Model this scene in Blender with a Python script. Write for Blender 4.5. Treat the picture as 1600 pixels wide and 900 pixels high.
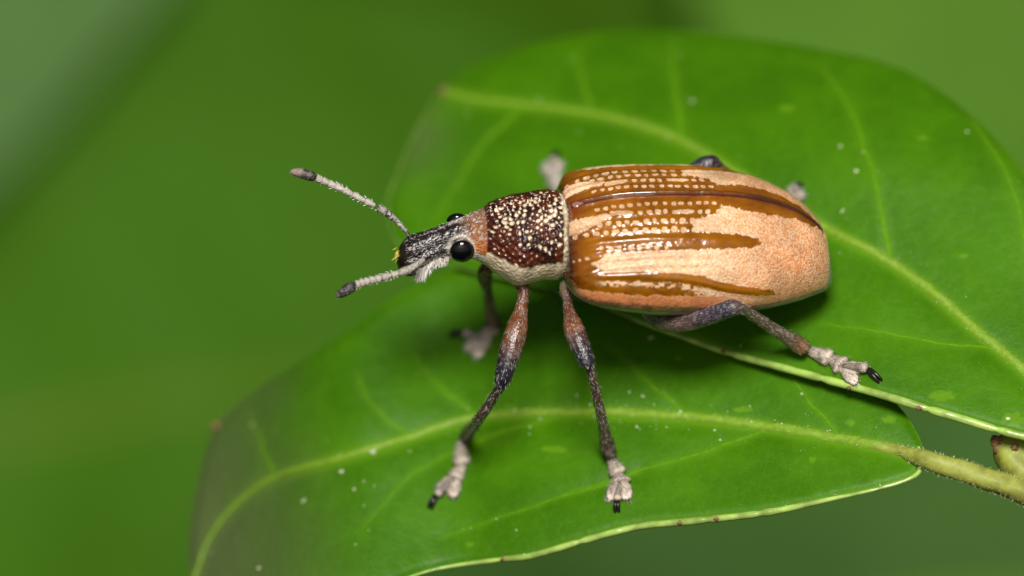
import bpy, math
import numpy as np
from mathutils import Matrix, Vector

# ------------------------------------------------------------------ camera, world, light
# 1 unit = 1 cm.  Geometry is measured in photo pixels (x right, y down, w towards
# the lens) and turned rigidly into the world: S units for each pixel.
for o in list(bpy.data.objects):
    bpy.data.objects.remove(o)
SC = bpy.context.scene
SC.unit_settings.system = 'METRIC'
SC.unit_settings.scale_length = 0.01
COL = SC.collection
S = 3.3 / 1600.0
DIST = 18.0
ELEV = math.radians(50)
RIGHT = np.array([1.0, 0, 0])
UP = np.array([0, math.sin(ELEV), math.cos(ELEV)])
NRM = np.array([0, -math.cos(ELEV), math.sin(ELEV)])
FOCUS_W = -12.0

cam = bpy.data.cameras.new('camera')
camo = bpy.data.objects.new('camera', cam)
COL.objects.link(camo)
camo.matrix_world = Matrix(((RIGHT[0], UP[0], NRM[0], NRM[0] * DIST), (RIGHT[1], UP[1], NRM[1], NRM[1] * DIST),
                            (RIGHT[2], UP[2], NRM[2], NRM[2] * DIST), (0, 0, 0, 1)))
cam.sensor_width = 36
cam.lens = 36 * DIST / 3.3
cam.clip_start = 0.1
cam.clip_end = 500
cam.dof.use_dof = True
cam.dof.focus_distance = DIST - FOCUS_W * S
APERTURE = 0.041 * DIST                      # lens opening in cm
cam.dof.aperture_fstop = cam.lens * 1e-3 / APERTURE
SC.camera = camo

world = bpy.data.worlds.new('World')
SC.world = world
world.use_nodes = True
wn = world.node_tree.nodes
wl = world.node_tree.links
sky = wn.new('ShaderNodeTexSky')
sky.sky_type = 'NISHITA'
sky.sun_disc = False
sky.sun_elevation = math.radians(50)
sky.sun_rotation = math.radians(180)
sky.ozone_density = 0.4
sky.dust_density = 6
bg = wn['Background']
wl.new(sky.outputs[0], bg.inputs[0])
bg.inputs[1].default_value = 0.024

# the flash: a square diffuser held just above the lens
fl = bpy.data.lights.new('flash_diffuser', 'AREA')
fl.shape = 'RECTANGLE'
fl.size, fl.size_y = 4.0, 3.5
fl.energy = 1950
fl.color = (1.0, 0.97, 0.93)
flo = bpy.data.objects.new('flash_diffuser', fl)
COL.objects.link(flo)
_az, _el = math.radians(1), math.radians(27)
_d = RIGHT * math.sin(_az) * math.cos(_el) + UP * math.sin(_el) + NRM * math.cos(_az) * math.cos(_el)
flo.location = Vector(_d * 12.0) + Vector(RIGHT * 0.2)
flo.rotation_euler = Vector(_d).to_track_quat('Z', 'Y').to_euler()

vs = SC.view_settings
vs.view_transform = 'Standard'
vs.look = 'None'
vs.exposure = 0
vs.gamma = 1
vs.use_curve_mapping = False
SC.cycles.use_denoising = True
SC.cycles.max_bounces = 8
SC.cycles.sample_clamp_indirect = 6

rng = np.random.default_rng(7)


# ------------------------------------------------------------------ helpers
def W(p):
    p = np.asarray(p, float)
    return ((p[..., 0:1] - 800) * RIGHT + (450 - p[..., 1:2]) * UP + p[..., 2:3] * NRM) * S


def seen(p):
    """a point seen at pixel x, y whose depth is w: where it really lies (far points lie farther out)"""
    p = np.array(p, float)
    k = 1 - p[..., 2] * S / DIST
    p[..., 0] = 800 + (p[..., 0] - 800) * k
    p[..., 1] = 450 + (p[..., 1] - 450) * k
    return p


def srgb(r, g, b):
    c = np.array([r, g, b], float) / 255
    return np.where(c <= 0.04045, c / 12.92, ((c + 0.055) / 1.055) ** 2.4)


def sstep(a, b, x):
    t = np.clip((x - a) / (b - a), 0, 1)
    return t * t * (3 - 2 * t)


def unit(v):
    v = np.asarray(v, float)
    return v / np.maximum(np.linalg.norm(v, axis=-1, keepdims=True), 1e-9)


def vnoise(x, y, seed=0):
    xi, yi = np.floor(x).astype(np.int64), np.floor(y).astype(np.int64)
    fx, fy = x - xi, y - yi
    fx, fy = fx * fx * (3 - 2 * fx), fy * fy * (3 - 2 * fy)

    def h(i, j):
        n = (i * 374761393 + j * 668265263 + seed * 974634777) & 0x7fffffff
        n = ((n ^ (n >> 13)) * 1274126177) & 0x7fffffff
        return ((n ^ (n >> 16)) & 0xffff) / 65535.0
    return (h(xi, yi) * (1 - fx) + h(xi + 1, yi) * fx) * (1 - fy) + (h(xi, yi + 1) * (1 - fx) + h(xi + 1, yi + 1) * fx) * fy


def fbm(x, y, seed=0, o=3):
    a, t, v = 1.0, 0.0, 0.0
    for i in range(o):
        v = v + a * vnoise(x * 2 ** i, y * 2 ** i, seed + i)
        t += a
        a *= .5
    return v / t


def spline(pts, n, closed=False):
    """Catmull-Rom through pts, n samples, even in parameter of chord length."""
    p = np.asarray(pts, float)
    d = np.r_[0, np.cumsum(np.linalg.norm(np.diff(p[:, :2] if p.shape[1] > 2 else p, axis=0), axis=1) + 1e-6)]
    t = np.linspace(0, d[-1], n)
    m = np.zeros_like(p)
    m[1:-1] = (p[2:] - p[:-2]) / (d[2:] - d[:-2])[:, None]
    m[0] = (p[1] - p[0]) / (d[1] - d[0])
    m[-1] = (p[-1] - p[-2]) / (d[-1] - d[-2])
    i = np.clip(np.searchsorted(d, t, side='right') - 1, 0, len(p) - 2)
    h = (d[i + 1] - d[i])[:, None]
    u = ((t - d[i])[:, None]) / h
    return ((2 * u ** 3 - 3 * u ** 2 + 1) * p[i] + (u ** 3 - 2 * u ** 2 + u) * h * m[i] +
            (-2 * u ** 3 + 3 * u ** 2) * p[i + 1] + (u ** 3 - u ** 2) * h * m[i + 1])


def smooth_interp(x, xk, yk):
    """monotone-ish cubic through knots"""
    xk, yk = np.asarray(xk, float), np.asarray(yk, float)
    x = np.clip(x, xk[0], xk[-1])
    d = np.diff(yk) / np.diff(xk)
    m = np.zeros_like(yk)
    m[0], m[-1] = d[0], d[-1]
    for k in range(1, len(xk) - 1):
        m[k] = 0 if d[k - 1] * d[k] <= 0 else 2 * d[k - 1] * d[k] / (d[k - 1] + d[k])
    i = np.clip(np.searchsorted(xk, x, side='right') - 1, 0, len(xk) - 2)
    h = xk[i + 1] - xk[i]
    u = (x - xk[i]) / h
    return ((2 * u ** 3 - 3 * u ** 2 + 1) * yk[i] + (u ** 3 - 2 * u ** 2 + u) * h * m[i] +
            (-2 * u ** 3 + 3 * u ** 2) * yk[i + 1] + (u ** 3 - u ** 2) * h * m[i + 1])


def grid_faces(n, m, wrap=False):
    i, j = np.meshgrid(np.arange(n - 1), np.arange(m if wrap else m - 1), indexing='ij')
    j2 = (j + 1) % m
    return np.stack([i * m + j, (i + 1) * m + j, (i + 1) * m + j2, i * m + j2], -1).reshape(-1, 4)


def empty(name, at, label, cat, group=None):
    o = bpy.data.objects.new(name, None)
    COL.objects.link(o)
    o.empty_display_size = 0.05
    o.location = W(np.array(at, float))
    o['label'], o['category'] = label, cat
    if group:
        o['group'] = group
    return o


def root_loc(o):
    v = np.zeros(3)
    while o is not None:
        v = v + np.array(o.location)
        o = o.parent
    return v


def mk(name, V, F, mat, parent=None, attrs=None, smooth=True, flip=True, kind=None, label=None, world_space=False):
    """one mesh object; V in photo pixels + depth, F quads or triangles"""
    V = np.asarray(V, float).reshape(-1, 3)
    F = np.asarray(F, np.int64)
    P = V if world_space else W(V)
    if parent is not None:
        P = P - root_loc(parent)
    if flip:
        c = P - P.mean(0)
        vol = np.einsum('ij,ij->i', c[F[:, 0]], np.cross(c[F[:, 1]], c[F[:, 2]])).sum()
        if F.shape[1] == 4:
            vol += np.einsum('ij,ij->i', c[F[:, 0]], np.cross(c[F[:, 2]], c[F[:, 3]])).sum()
        if vol < 0:
            F = F[:, ::-1]
    me = bpy.data.meshes.new(name)
    k = F.shape[1]
    me.vertices.add(len(P))
    me.vertices.foreach_set('co', P.astype(np.float32).ravel())
    me.loops.add(F.size)
    me.loops.foreach_set('vertex_index', F.astype(np.int32).ravel())
    me.polygons.add(len(F))
    me.polygons.foreach_set('loop_start', np.arange(0, F.size, k, dtype=np.int32))
    me.polygons.foreach_set('loop_total', np.full(len(F), k, np.int32))
    me.polygons.foreach_set('use_smooth', np.full(len(F), smooth))
    me.update(calc_edges=True)
    for an, av in (attrs or {}).items():
        av = np.asarray(av, float)
        if av.ndim >= 2 and av.shape[-1] == 3:
            a = me.attributes.new(an, 'FLOAT_COLOR', 'POINT')
            a.data.foreach_set('color', np.c_[av.reshape(-1, 3), np.ones(len(P))].astype(np.float32).ravel())
        else:
            a = me.attributes.new(an, 'FLOAT', 'POINT')
            a.data.foreach_set('value', av.astype(np.float32).ravel())
    me.materials.append(mat)
    o = bpy.data.objects.new(name, me)
    COL.objects.link(o)
    if parent is not None:
        o.parent = parent
    if kind:
        o['kind'] = kind
    if label:
        o['label'] = label
    return o


def merge(parts):
    """[(V, F, {attr})] -> one V, F, attrs"""
    Vs, Fs, A, off = [], [], {}, 0
    for V, F, at in parts:
        V = np.asarray(V).reshape(-1, 3)
        Vs.append(V)
        Fs.append(np.asarray(F) + off)
        for k2, v in at.items():
            v = np.asarray(v, float)
            A.setdefault(k2, []).append(v.reshape(len(V), -1))
        off += len(V)
    return np.vstack(Vs), np.vstack(Fs), {k2: (np.vstack(v) if v[0].shape[1] == 3 else np.vstack(v)[:, 0]) for k2, v in A.items()}


def tube(pts, rad, nu=40, nv=20, flat=None, fn=None, round_ends=True, resample=True):
    """grid (nu,nv,3) swept along pts with radii; flat=(axis vector, factor) squashes along an axis"""
    p = spline(pts, nu) if resample else np.asarray(pts, float)
    nu = len(p)
    t = np.r_[0, np.cumsum(np.linalg.norm(np.diff(p, axis=0), axis=1))]
    t /= t[-1]
    if callable(rad):
        r = rad(t)
    else:
        rk = np.asarray(rad, float)
        r = smooth_interp(t, np.linspace(0, 1, len(rk)), rk) if rk.ndim == 1 else smooth_interp(t, rk[:, 0], rk[:, 1])
    if round_ends:
        L = np.linalg.norm(np.diff(p, axis=0), axis=1).sum()
        q0 = np.clip(t * L / max(r[0], 1e-3), 0, 1)
        q1 = np.clip((1 - t) * L / max(r[-1], 1e-3), 0, 1)
        r = r * np.sqrt(np.clip(1 - (1 - q0) ** 2, 0.0004, 1)) * np.sqrt(np.clip(1 - (1 - q1) ** 2, 0.0004, 1))
    T = unit(np.gradient(p, axis=0))
    ref = np.array([0.0, 0, 1]) if flat is None else unit(flat[0])
    B = unit(np.cross(T, ref) + 1e-6)
    N = unit(np.cross(B, T))
    ph = np.linspace(0, 2 * np.pi, nv, endpoint=False)
    f = 1.0 if flat is None else flat[1]
    rr = np.repeat(r[:, None], nv, 1)
    if fn is not None:
        rr = rr * fn(t[:, None] + 0 * ph[None], ph[None] + 0 * t[:, None])
    G = p[:, None] + rr[..., None] * (np.cos(ph)[None, :, None] * B[:, None] + f * np.sin(ph)[None, :, None] * N[:, None])
    return G, t, ph


def hair_mesh(base, direc, length, width, side=None):
    """thin tapered blades, each a kite of one quad"""
    base, direc = np.asarray(base, float), unit(direc)
    n = len(base)
    length = np.broadcast_to(np.asarray(length, float), (n,))[:, None]
    width = np.broadcast_to(np.asarray(width, float), (n,))[:, None]
    if side is None:
        side = unit(np.cross(direc, rng.normal(size=(n, 3))))
    V = np.stack([base - side * width * .5, base + direc * length * .5 - side * width * .5,
                  base + direc * length, base + direc * length * .45 + side * width * .5], 1)
    F = np.arange(4 * n).reshape(n, 4)
    return V.reshape(-1, 3), F


def blob(center, ax, nu=12, nv=16, fn=None):
    """ellipsoid; ax = three axis vectors scaled by their radii"""
    th = np.linspace(0.01, np.pi - 0.01, nu)
    ph = np.linspace(0, 2 * np.pi, nv, endpoint=False)
    d = np.stack([np.sin(th)[:, None] * np.cos(ph), np.sin(th)[:, None] * np.sin(ph), np.cos(th)[:, None] + 0 * ph], -1)
    if fn is not None:
        d = d * fn(d)[..., None]
    V = np.asarray(center, float) + d @ np.asarray(ax, float)
    return V.reshape(-1, 3), grid_faces(nu, nv, True)


# ------------------------------------------------------------------ materials
def new_mat(name):
    m = bpy.data.materials.new(name)
    m.use_nodes = True
    nt = m.node_tree
    return m, nt, nt.nodes, nt.links, nt.nodes['Principled BSDF']


def nd(nodes, t, **kw):
    n = nodes.new(t)
    for k, v in kw.items():
        setattr(n, k, v)
    return n


def coords(nodes, links):
    """object coordinates in photo pixels, so texture scales read as pixels"""
    tc = nd(nodes, 'ShaderNodeTexCoord')
    mp = nd(nodes, 'ShaderNodeVectorMath', operation='SCALE')
    mp.inputs['Scale'].default_value = 1 / S
    links.new(tc.outputs['Object'], mp.inputs[0])
    return mp.outputs[0]


def noise(nodes, links, vec, size, detail=3, rough=.55):
    n = nd(nodes, 'ShaderNodeTexNoise')
    n.inputs['Scale'].default_value = 1.0 / size
    n.inputs['Detail'].default_value = detail
    n.inputs['Roughness'].default_value = rough
    links.new(vec, n.inputs['Vector'])
    return n


def attr(nodes, name):
    return nd(nodes, 'ShaderNodeAttribute', attribute_name=name)


def mixc(nodes, links, fac, a, b, blend='MIX'):
    n = nd(nodes, 'ShaderNodeMix', data_type='RGBA', blend_type=blend)
    for s, v in ((n.inputs[0], fac), (n.inputs[6], a), (n.inputs[7], b)):
        if isinstance(v, (int, float)):
            s.default_value = v
        elif isinstance(v, (tuple, list, np.ndarray)):
            s.default_value = (*[float(q) for q in v[:3]], 1)
        else:
            links.new(v, s)
    return n.outputs[2]


def math_n(nodes, links, op, a, b=None, c=None, clamp=False):
    n = nd(nodes, 'ShaderNodeMath', operation=op, use_clamp=clamp)
    for s, v in zip(n.inputs, (a, b, c)):
        if v is None:
            continue
        if isinstance(v, (int, float)):
            s.default_value = v
        else:
            links.new(v, s)
    return n.outputs[0]


def ramp(nodes, links, fac, lo, hi):
    n = nd(nodes, 'ShaderNodeMapRange', interpolation_type='SMOOTHSTEP')
    n.inputs[1].default_value = lo
    n.inputs[2].default_value = hi
    links.new(fac, n.inputs[0])
    return n.outputs[0]


def bump(nodes, links, height, dist_px, strength=1.0, normal=None):
    b = nd(nodes, 'ShaderNodeBump')
    b.inputs['Strength'].default_value = strength
    b.inputs['Distance'].default_value = dist_px * S
    links.new(height, b.inputs['Height'])
    if normal is not None:
        links.new(normal, b.inputs['Normal'])
    return b.outputs[0]


def cuticle_material(name, grain=3.0, grain_bump=.5, spec=.5, scale_px=3.2, coat=0.0):
    """insect cuticle: colour, roughness and scale cover come from the surface's own attributes"""
    m, nt, n, l, p = new_mat(name)
    v = coords(n, l)
    c, r, sc = attr(n, 'col'), attr(n, 'rgh'), attr(n, 'scl')
    n1 = noise(n, l, v, grain, 2)
    n2 = noise(n, l, v, grain * 9, 3)
    vo = nd(n, 'ShaderNodeTexVoronoi', feature='F1')
    vo.inputs['Scale'].default_value = 1 / scale_px
    l.new(v, vo.inputs['Vector'])
    # each scale a little lighter, darker or redder than its neighbour
    hs = nd(n, 'ShaderNodeSeparateColor')
    l.new(vo.outputs['Color'], hs.inputs[0])
    dark = mixc(n, l, 1.0, c.outputs['Color'], (.9, .78, .68), 'MULTIPLY')
    lite = mixc(n, l, .3, c.outputs['Color'], (1.0, .86, .68))
    var = mixc(n, l, ramp(n, l, hs.outputs[0], .15, .85), dark, lite)
    gap = ramp(n, l, vo.outputs['Distance'], .62, .95)
    var = mixc(n, l, math_n(n, l, 'MULTIPLY', gap, .4), var, mixc(n, l, 1.0, c.outputs['Color'], (.4, .22, .12), 'MULTIPLY'))
    base = mixc(n, l, sc.outputs['Fac'], c.outputs['Color'], var)
    shade = mixc(n, l, ramp(n, l, n2.outputs['Fac'], .3, .7), (.78, .76, .74), (1.12, 1.1, 1.08))
    base = mixc(n, l, 1.0, base, shade, 'MULTIPLY')
    l.new(base, p.inputs['Base Color'])
    rr = math_n(n, l, 'ADD', r.outputs['Fac'], math_n(n, l, 'MULTIPLY', math_n(n, l, 'SUBTRACT', n2.outputs['Fac'], .5), .15), clamp=True)
    l.new(rr, p.inputs['Roughness'])
    p.inputs['Specular IOR Level'].default_value = spec
    l.new(math_n(n, l, 'MULTIPLY', math_n(n, l, 'SUBTRACT', 1.0, math_n(n, l, 'MULTIPLY', sc.outputs['Fac'], .75)), coat), p.inputs['Coat Weight'])
    p.inputs['Coat Roughness'].default_value = .1
    hsc = math_n(n, l, 'MULTIPLY', math_n(n, l, 'SUBTRACT', hs.outputs[1], vo.outputs['Distance']), sc.outputs['Fac'])
    b1 = bump(n, l, n1.outputs['Fac'], grain * .35, grain_bump)
    l.new(bump(n, l, hsc, scale_px * .45, .8, b1), p.inputs['Normal'])
    return m


def plain_material(name, col, rough=.5, vary=.25, size=6.0, bump_px=.0, spec=.5, transl=0.0):
    m, nt, n, l, p = new_mat(name)
    v = coords(n, l)
    n1 = noise(n, l, v, size, 3)
    col = np.asarray(col)
    l.new(mixc(n, l, ramp(n, l, n1.outputs['Fac'], .3, .7), tuple(col * (1 - vary)), tuple(np.minimum(col * (1 + vary), 1))), p.inputs['Base Color'])
    p.inputs['Roughness'].default_value = rough
    p.inputs['Specular IOR Level'].default_value = spec
    if transl:
        p.inputs['Transmission Weight'].default_value = 0
        p.inputs['Subsurface Weight'].default_value = transl
        p.inputs['Subsurface Radius'].default_value = (6 * S, 6 * S, 3 * S)
    if bump_px:
        l.new(bump(n, l, n1.outputs['Fac'], bump_px), p.inputs['Normal'])
    return m


def leaf_material(name, dark, light, vein, rough=.4, transl=.2, spec=.45, k=1.0):
    m, nt, n, l, p = new_mat(name)
    v = coords(n, l)
    av, ae, ab = attr(n, 'vein'), attr(n, 'edge'), attr(n, 'grey_sheen')
    big = noise(n, l, v, 130 * k, 3)
    mid = noise(n, l, v, 22 * k, 4, .6)
    fine = noise(n, l, v, 4.0 * k, 2)
    cell = nd(n, 'ShaderNodeTexVoronoi', feature='DISTANCE_TO_EDGE')
    cell.inputs['Scale'].default_value = 1 / (19.0 * k)
    wv = nd(n, 'ShaderNodeVectorMath', operation='MULTIPLY_ADD')
    l.new(mid.outputs['Color'], wv.inputs[0])
    wv.inputs[1].default_value = (14 * k,) * 3
    l.new(v, wv.inputs[2])
    l.new(wv.outputs[0], cell.inputs['Vector'])
    base = mixc(n, l, ramp(n, l, big.outputs['Fac'], .32, .68), dark, light)
    base = mixc(n, l, math_n(n, l, 'MULTIPLY', ramp(n, l, mid.outputs['Fac'], .35, .75), .4), base, mixc(n, l, 1.0, base, (1.35, 1.18, .9), 'MULTIPLY'))
    net = math_n(n, l, 'SUBTRACT', 1.0, ramp(n, l, cell.outputs['Distance'], .0, .09))
    base = mixc(n, l, math_n(n, l, 'MULTIPLY', net, .13), base, vein)
    speck = ramp(n, l, fine.outputs['Fac'], .66, .76)
    base = mixc(n, l, math_n(n, l, 'MULTIPLY', speck, .35), base, tuple(np.asarray(light) * 1.9 + .01))
    base = mixc(n, l, av.outputs['Fac'], base, vein)
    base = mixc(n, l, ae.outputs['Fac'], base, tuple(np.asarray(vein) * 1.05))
    base = mixc(n, l, ab.outputs['Fac'], base, srgb(116, 120, 84))  # grey sheen of the leaf tips painted into the base colour
    l.new(base, p.inputs['Base Color'])
    rr = math_n(n, l, 'MULTIPLY_ADD', mid.outputs['Fac'], .22, rough - .1)
    l.new(rr, p.inputs['Roughness'])
    p.inputs['Specular IOR Level'].default_value = spec
    b1 = bump(n, l, mid.outputs['Fac'], 3.0 * k, .6)
    b2 = bump(n, l, net, -1.0 * k, .08, b1)
    l.new(bump(n, l, fine.outputs['Fac'], .7 * k, .35, b2), p.inputs['Normal'])
    tr = nd(n, 'ShaderNodeBsdfTranslucent')
    l.new(mixc(n, l, 1.0, base, (1.5, 1.6, .5), 'MULTIPLY'), tr.inputs[0])
    mx = nd(n, 'ShaderNodeMixShader')
    mx.inputs[0].default_value = transl
    l.new(p.outputs[0], mx.inputs[1])
    l.new(tr.outputs[0], mx.inputs[2])
    l.new(mx.outputs[0], n['Material Output'].inputs[0])
    return m


VEIN = srgb(100, 150, 18)
M_LEAF = leaf_material('glossy_leaf', srgb(60, 113, 1), srgb(71, 127, 1), VEIN, .44, .12, .2)
M_RIB = plain_material('leaf_rib', srgb(122, 160, 40), .5, .14, 9, .8, .3)
M_VEIN = plain_material('leaf_side_vein', srgb(92, 146, 12), .75, .12, 9, .5, .08)
M_MARGIN = plain_material('leaf_margin', srgb(160, 190, 92), .24, .35, 40, .8, .8)  # pale tone carries the painted highlight of the leaf rim
M_STEM = plain_material('green_stem', srgb(150, 158, 66), .5, .22, 24, 1.5, .4)
M_SCAB = plain_material('brown_scab', srgb(134, 100, 66), .6, .4, 6, 2.0)
M_DUST = plain_material('pale_dust', srgb(205, 216, 170), .6, .2, 9)
M_FUZZ = plain_material('leaf_fuzz', srgb(220, 215, 170), .5, .15, 9)
M_ELYTRA = cuticle_material('elytra_cuticle', 5.0, .12, .5, 2.9, 1.0)
M_BODY = cuticle_material('body_cuticle', 3.6, .4, .6, 3.4, .5)
M_LEG = cuticle_material('leg_cuticle', 4.0, 1.0, .6, 3.0)
M_EYE = plain_material('black_eye', (.004, .004, .004), .05, .2, 8, 0, .9)
M_CLAW = plain_material('black_claw', srgb(28, 24, 24), .28, .3, 5)
M_WHITE_HAIR = plain_material('white_hair', srgb(225, 220, 210), .45, .12, 8)
M_GREY_HAIR = plain_material('grey_hair', srgb(176, 172, 166), .45, .25, 8)
M_GOLD_HAIR = plain_material('golden_hair', srgb(225, 200, 90), .4, .15, 8)
M_DARK_HAIR = plain_material('dark_hair', srgb(46, 38, 34), .4, .3, 8)


# ------------------------------------------------------------------ leaves
def slope_right(x, x0, a, b):
    """slope a left of x0, b right of it"""
    d = x - x0
    return np.where(d < 0, a * d, b * d)


def w_upper(x, y):
    """depth of the upper leaf's face"""
    w = -30 + slope_right(x, 1370, .35, .12) - .6 * (600 - y)
    w = w - .0020 * np.clip(300 - y, 0, None) ** 2 - .0002 * np.clip(1000 - x, 0, None) ** 2
    return w + 5 * np.sin(x / 95.0 + y / 140.0) + 4 * np.sin(y / 61.0 - x / 170.0)


def w_lower(x, y):
    w = -38 + slope_right(x, 1000, .06, .26) - .66 * (800 - y)
    w = w - 1.4 * np.clip(640 - x, 0, None) ** 2 / (np.clip(640 - x, 0, None) + 90)
    w = w + 4 * np.sin(x / 88.0 - y / 120.0) + 3 * np.sin(y / 55.0 + x / 140.0)
    g = w_upper(x, y) - 26
    k = 14.0
    far = sstep(400, 760, x)
    sm = -k * np.logaddexp(-w / k, -g / k)
    return w * (1 - far) + sm * far


def dist_poly(px, py, poly):
    """distance from points to a polyline and the parameter along it"""
    best = np.full(px.shape, 1e9)
    tt = np.zeros(px.shape)
    n = len(poly) - 1
    for i in range(n):
        ax, ay = poly[i][:2]
        bx, by = poly[i + 1][:2]
        dx, dy = bx - ax, by - ay
        t = np.clip(((px - ax) * dx + (py - ay) * dy) / (dx * dx + dy * dy + 1e-9), 0, 1)
        d = np.hypot(px - ax - t * dx, py - ay - t * dy)
        m = d < best
        best[m] = d[m]
        tt[m] = ((i + t) / n)[m]
    return best, tt


def build_leaf(label, group, base_at, edge_a, mid, edge_b, wf, veins, grey_sheen=None, thick=7, rim_b=None, rim_a=None, stains=(), n=420, m=130):
    root = empty('leaf', base_at, label, 'leaf', group)
    A, M, B = spline(edge_a, n), spline(mid, n), spline(edge_b, n)
    v = np.linspace(0, 1, m)
    up = A[:, None] * (1 - v)[None, :, None] + M[:, None] * v[None, :, None]
    dn = M[:, None] * (1 - v)[None, :, None] + B[:, None] * v[None, :, None]
    G = np.concatenate([up, dn[:, 1:]], 1)
    X, Y = G[..., 0], G[..., 1]
    cross = np.abs(np.linspace(-1, 1, G.shape[1]))[None, :] + 0 * X
    Wd = wf(X, Y)
    midp = spline(mid, 60)
    vps = []
    for pts, wd in veins:                     # veins wander a little
        c = spline(pts, 24)
        ln_ = np.linspace(0, 1, 24)
        nrm_ = unit(np.c_[-np.gradient(c[:, 1]), np.gradient(c[:, 0])])
        c = c + nrm_ * (sstep(0, .15, ln_) * 9 * (fbm(ln_ * 7 + pts[0][0], 0 * ln_, 4) - .5))[:, None]
        vps.append((c, wd))

    def pucker_at(x, y, halo=False):
        """how far the blade sinks towards its veins, and how much of their colour it takes"""
        x, y = np.asarray(x, float), np.asarray(y, float)
        dm, _ = dist_poly(x, y, midp)
        vn = np.clip(1.15 * np.exp(-(dm / 11.0) ** 2), 0, .75)
        pk = 5.0 * np.exp(-(dm / 26.0) ** 2)
        for pp, wd in vps:
            dv, tv = dist_poly(x, y, pp)
            f = 1 - .6 * tv
            vn = np.maximum(vn, .48 * f * np.exp(-(dv / (wd * .85)) ** 2))
            pk = pk + 3.2 * f * np.exp(-(dv / (wd * 2.4)) ** 2)
        return (pk, vn) if halo else pk
    pucker, vein = pucker_at(X, Y, True)
    Wd = Wd - pucker
    # rolled-down margin
    edge_d = np.minimum(np.hypot(X - A[:, None, 0], Y - A[:, None, 1]), np.hypot(X - B[:, None, 0], Y - B[:, None, 1]))
    Wd = Wd - 7 * np.exp(-(edge_d / 9.0) ** 2)
    tpos = np.linspace(0, 1, n)[:, None]
    lowside = np.linspace(-1, 1, X.shape[1])[None, :] > 0
    edge = np.where(lowside, .75 * sstep(.36, .56, tpos), .10) * np.exp(-(edge_d / 9.0) ** 2)  # lit rim of the rolled edge painted lighter
    ag = grey_sheen(X, Y) if grey_sheen else 0 * X
    for bx_, by_, bw_, bh_ in stains:        # scuffs and pale healed spots
        q_ = ((X - bx_) / bw_) ** 2 + ((Y - by_) / bh_) ** 2
        vein = np.maximum(vein, .85 * sstep(1.3, .3, q_ + 1.6 * (fbm(X / 5, Y / 5, int(bx_)) - .5)))
    top = np.stack([X, Y, Wd], -1)
    bot = np.stack([X, Y, Wd - thick * (1 - .6 * cross ** 8)], -1)
    nn, mm = X.shape
    V = seen(np.concatenate([top.reshape(-1, 3), bot.reshape(-1, 3)]))
    F = grid_faces(nn, mm)
    off = nn * mm
    rim = np.concatenate([np.arange(mm), mm * np.arange(1, nn) + mm - 1, (nn - 1) * mm + np.arange(mm - 2, -1, -1), mm * np.arange(nn - 2, 0, -1)])
    r2 = np.roll(rim, -1)
    Fr = np.stack([rim, rim + off, r2 + off, r2], -1)
    Fa = np.concatenate([F, F[:, ::-1] + off, Fr[:, ::-1]])
    at = {k: np.concatenate([q.ravel(), q.ravel()]) for k, q in (('vein', vein), ('edge', edge), ('grey_sheen', ag))}
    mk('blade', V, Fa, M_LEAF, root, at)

    def on(p, lift=0.0):
        p = np.asarray(p, float)
        return seen(np.c_[p[:, :2], wf(p[:, 0], p[:, 1]) - pucker_at(p[:, 0], p[:, 1]) + lift])
    # midrib and side veins: half-sunk ridges
    def ridge(name, pts, r0, r1, nu, mat, sink=.62):
        c = spline(pts, nu)
        r = np.linspace(r0, r1, nu)
        q = on(c, 0) - np.c_[0 * r, 0 * r, sink * r]
        Gt, t, ph = tube(q, np.c_[np.linspace(0, 1, 12), np.interp(np.linspace(0, 1, 12), [0, 1], [r0, r1])], nv=14, resample=False,
                         fn=lambda a, b: 1 + .07 * np.sin(a * 160 + b * 2) + .06 * np.sin(a * 61 + 1 + b))
        return mk(name, Gt, grid_faces(len(Gt), 14, True), mat, root), q, r
    rib, q, r = ridge('midrib', mid[::-1], 11, 4, 160, M_RIB)
    for pts, wd in vps:
        ridge('vein', pts, wd * .34, wd * .1, 50, M_VEIN, .86)
    # short fuzz standing along the midrib
    nh = 1100
    i = (rng.random(nh) ** 1.3 * (len(q) * .75)).astype(int)
    ang = rng.normal(0, .75, nh)
    T = unit(np.gradient(q, axis=0))[i]
    sd = unit(np.cross(T, [0, 0, 1.0]))
    dr = unit(sd * np.sin(ang)[:, None] + np.array([0, -.25, 1.0]) * np.cos(ang)[:, None] + rng.normal(0, .25, (nh, 3)))
    bs = q[i] + dr * r[i][:, None] * .95
    Vh, Fh = hair_mesh(bs, dr, rng.uniform(2.0, 5.5, nh), rng.uniform(.5, .9, nh))
    mk('rib_fuzz', Vh, Fh, M_FUZZ, root, flip=False, smooth=False, kind='stuff')
    # thick margin, its highlight painted in as a pale colour
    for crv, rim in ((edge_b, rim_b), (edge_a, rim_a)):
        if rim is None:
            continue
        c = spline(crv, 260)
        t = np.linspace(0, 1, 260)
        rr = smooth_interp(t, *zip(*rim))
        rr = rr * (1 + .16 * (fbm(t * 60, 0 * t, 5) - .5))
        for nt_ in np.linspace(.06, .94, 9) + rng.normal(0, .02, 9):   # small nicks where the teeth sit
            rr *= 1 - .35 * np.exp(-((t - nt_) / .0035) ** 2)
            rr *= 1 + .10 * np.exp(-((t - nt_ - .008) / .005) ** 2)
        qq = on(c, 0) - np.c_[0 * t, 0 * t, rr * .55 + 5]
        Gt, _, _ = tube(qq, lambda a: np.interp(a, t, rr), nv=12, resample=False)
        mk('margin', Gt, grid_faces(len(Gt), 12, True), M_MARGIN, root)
    return root


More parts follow.
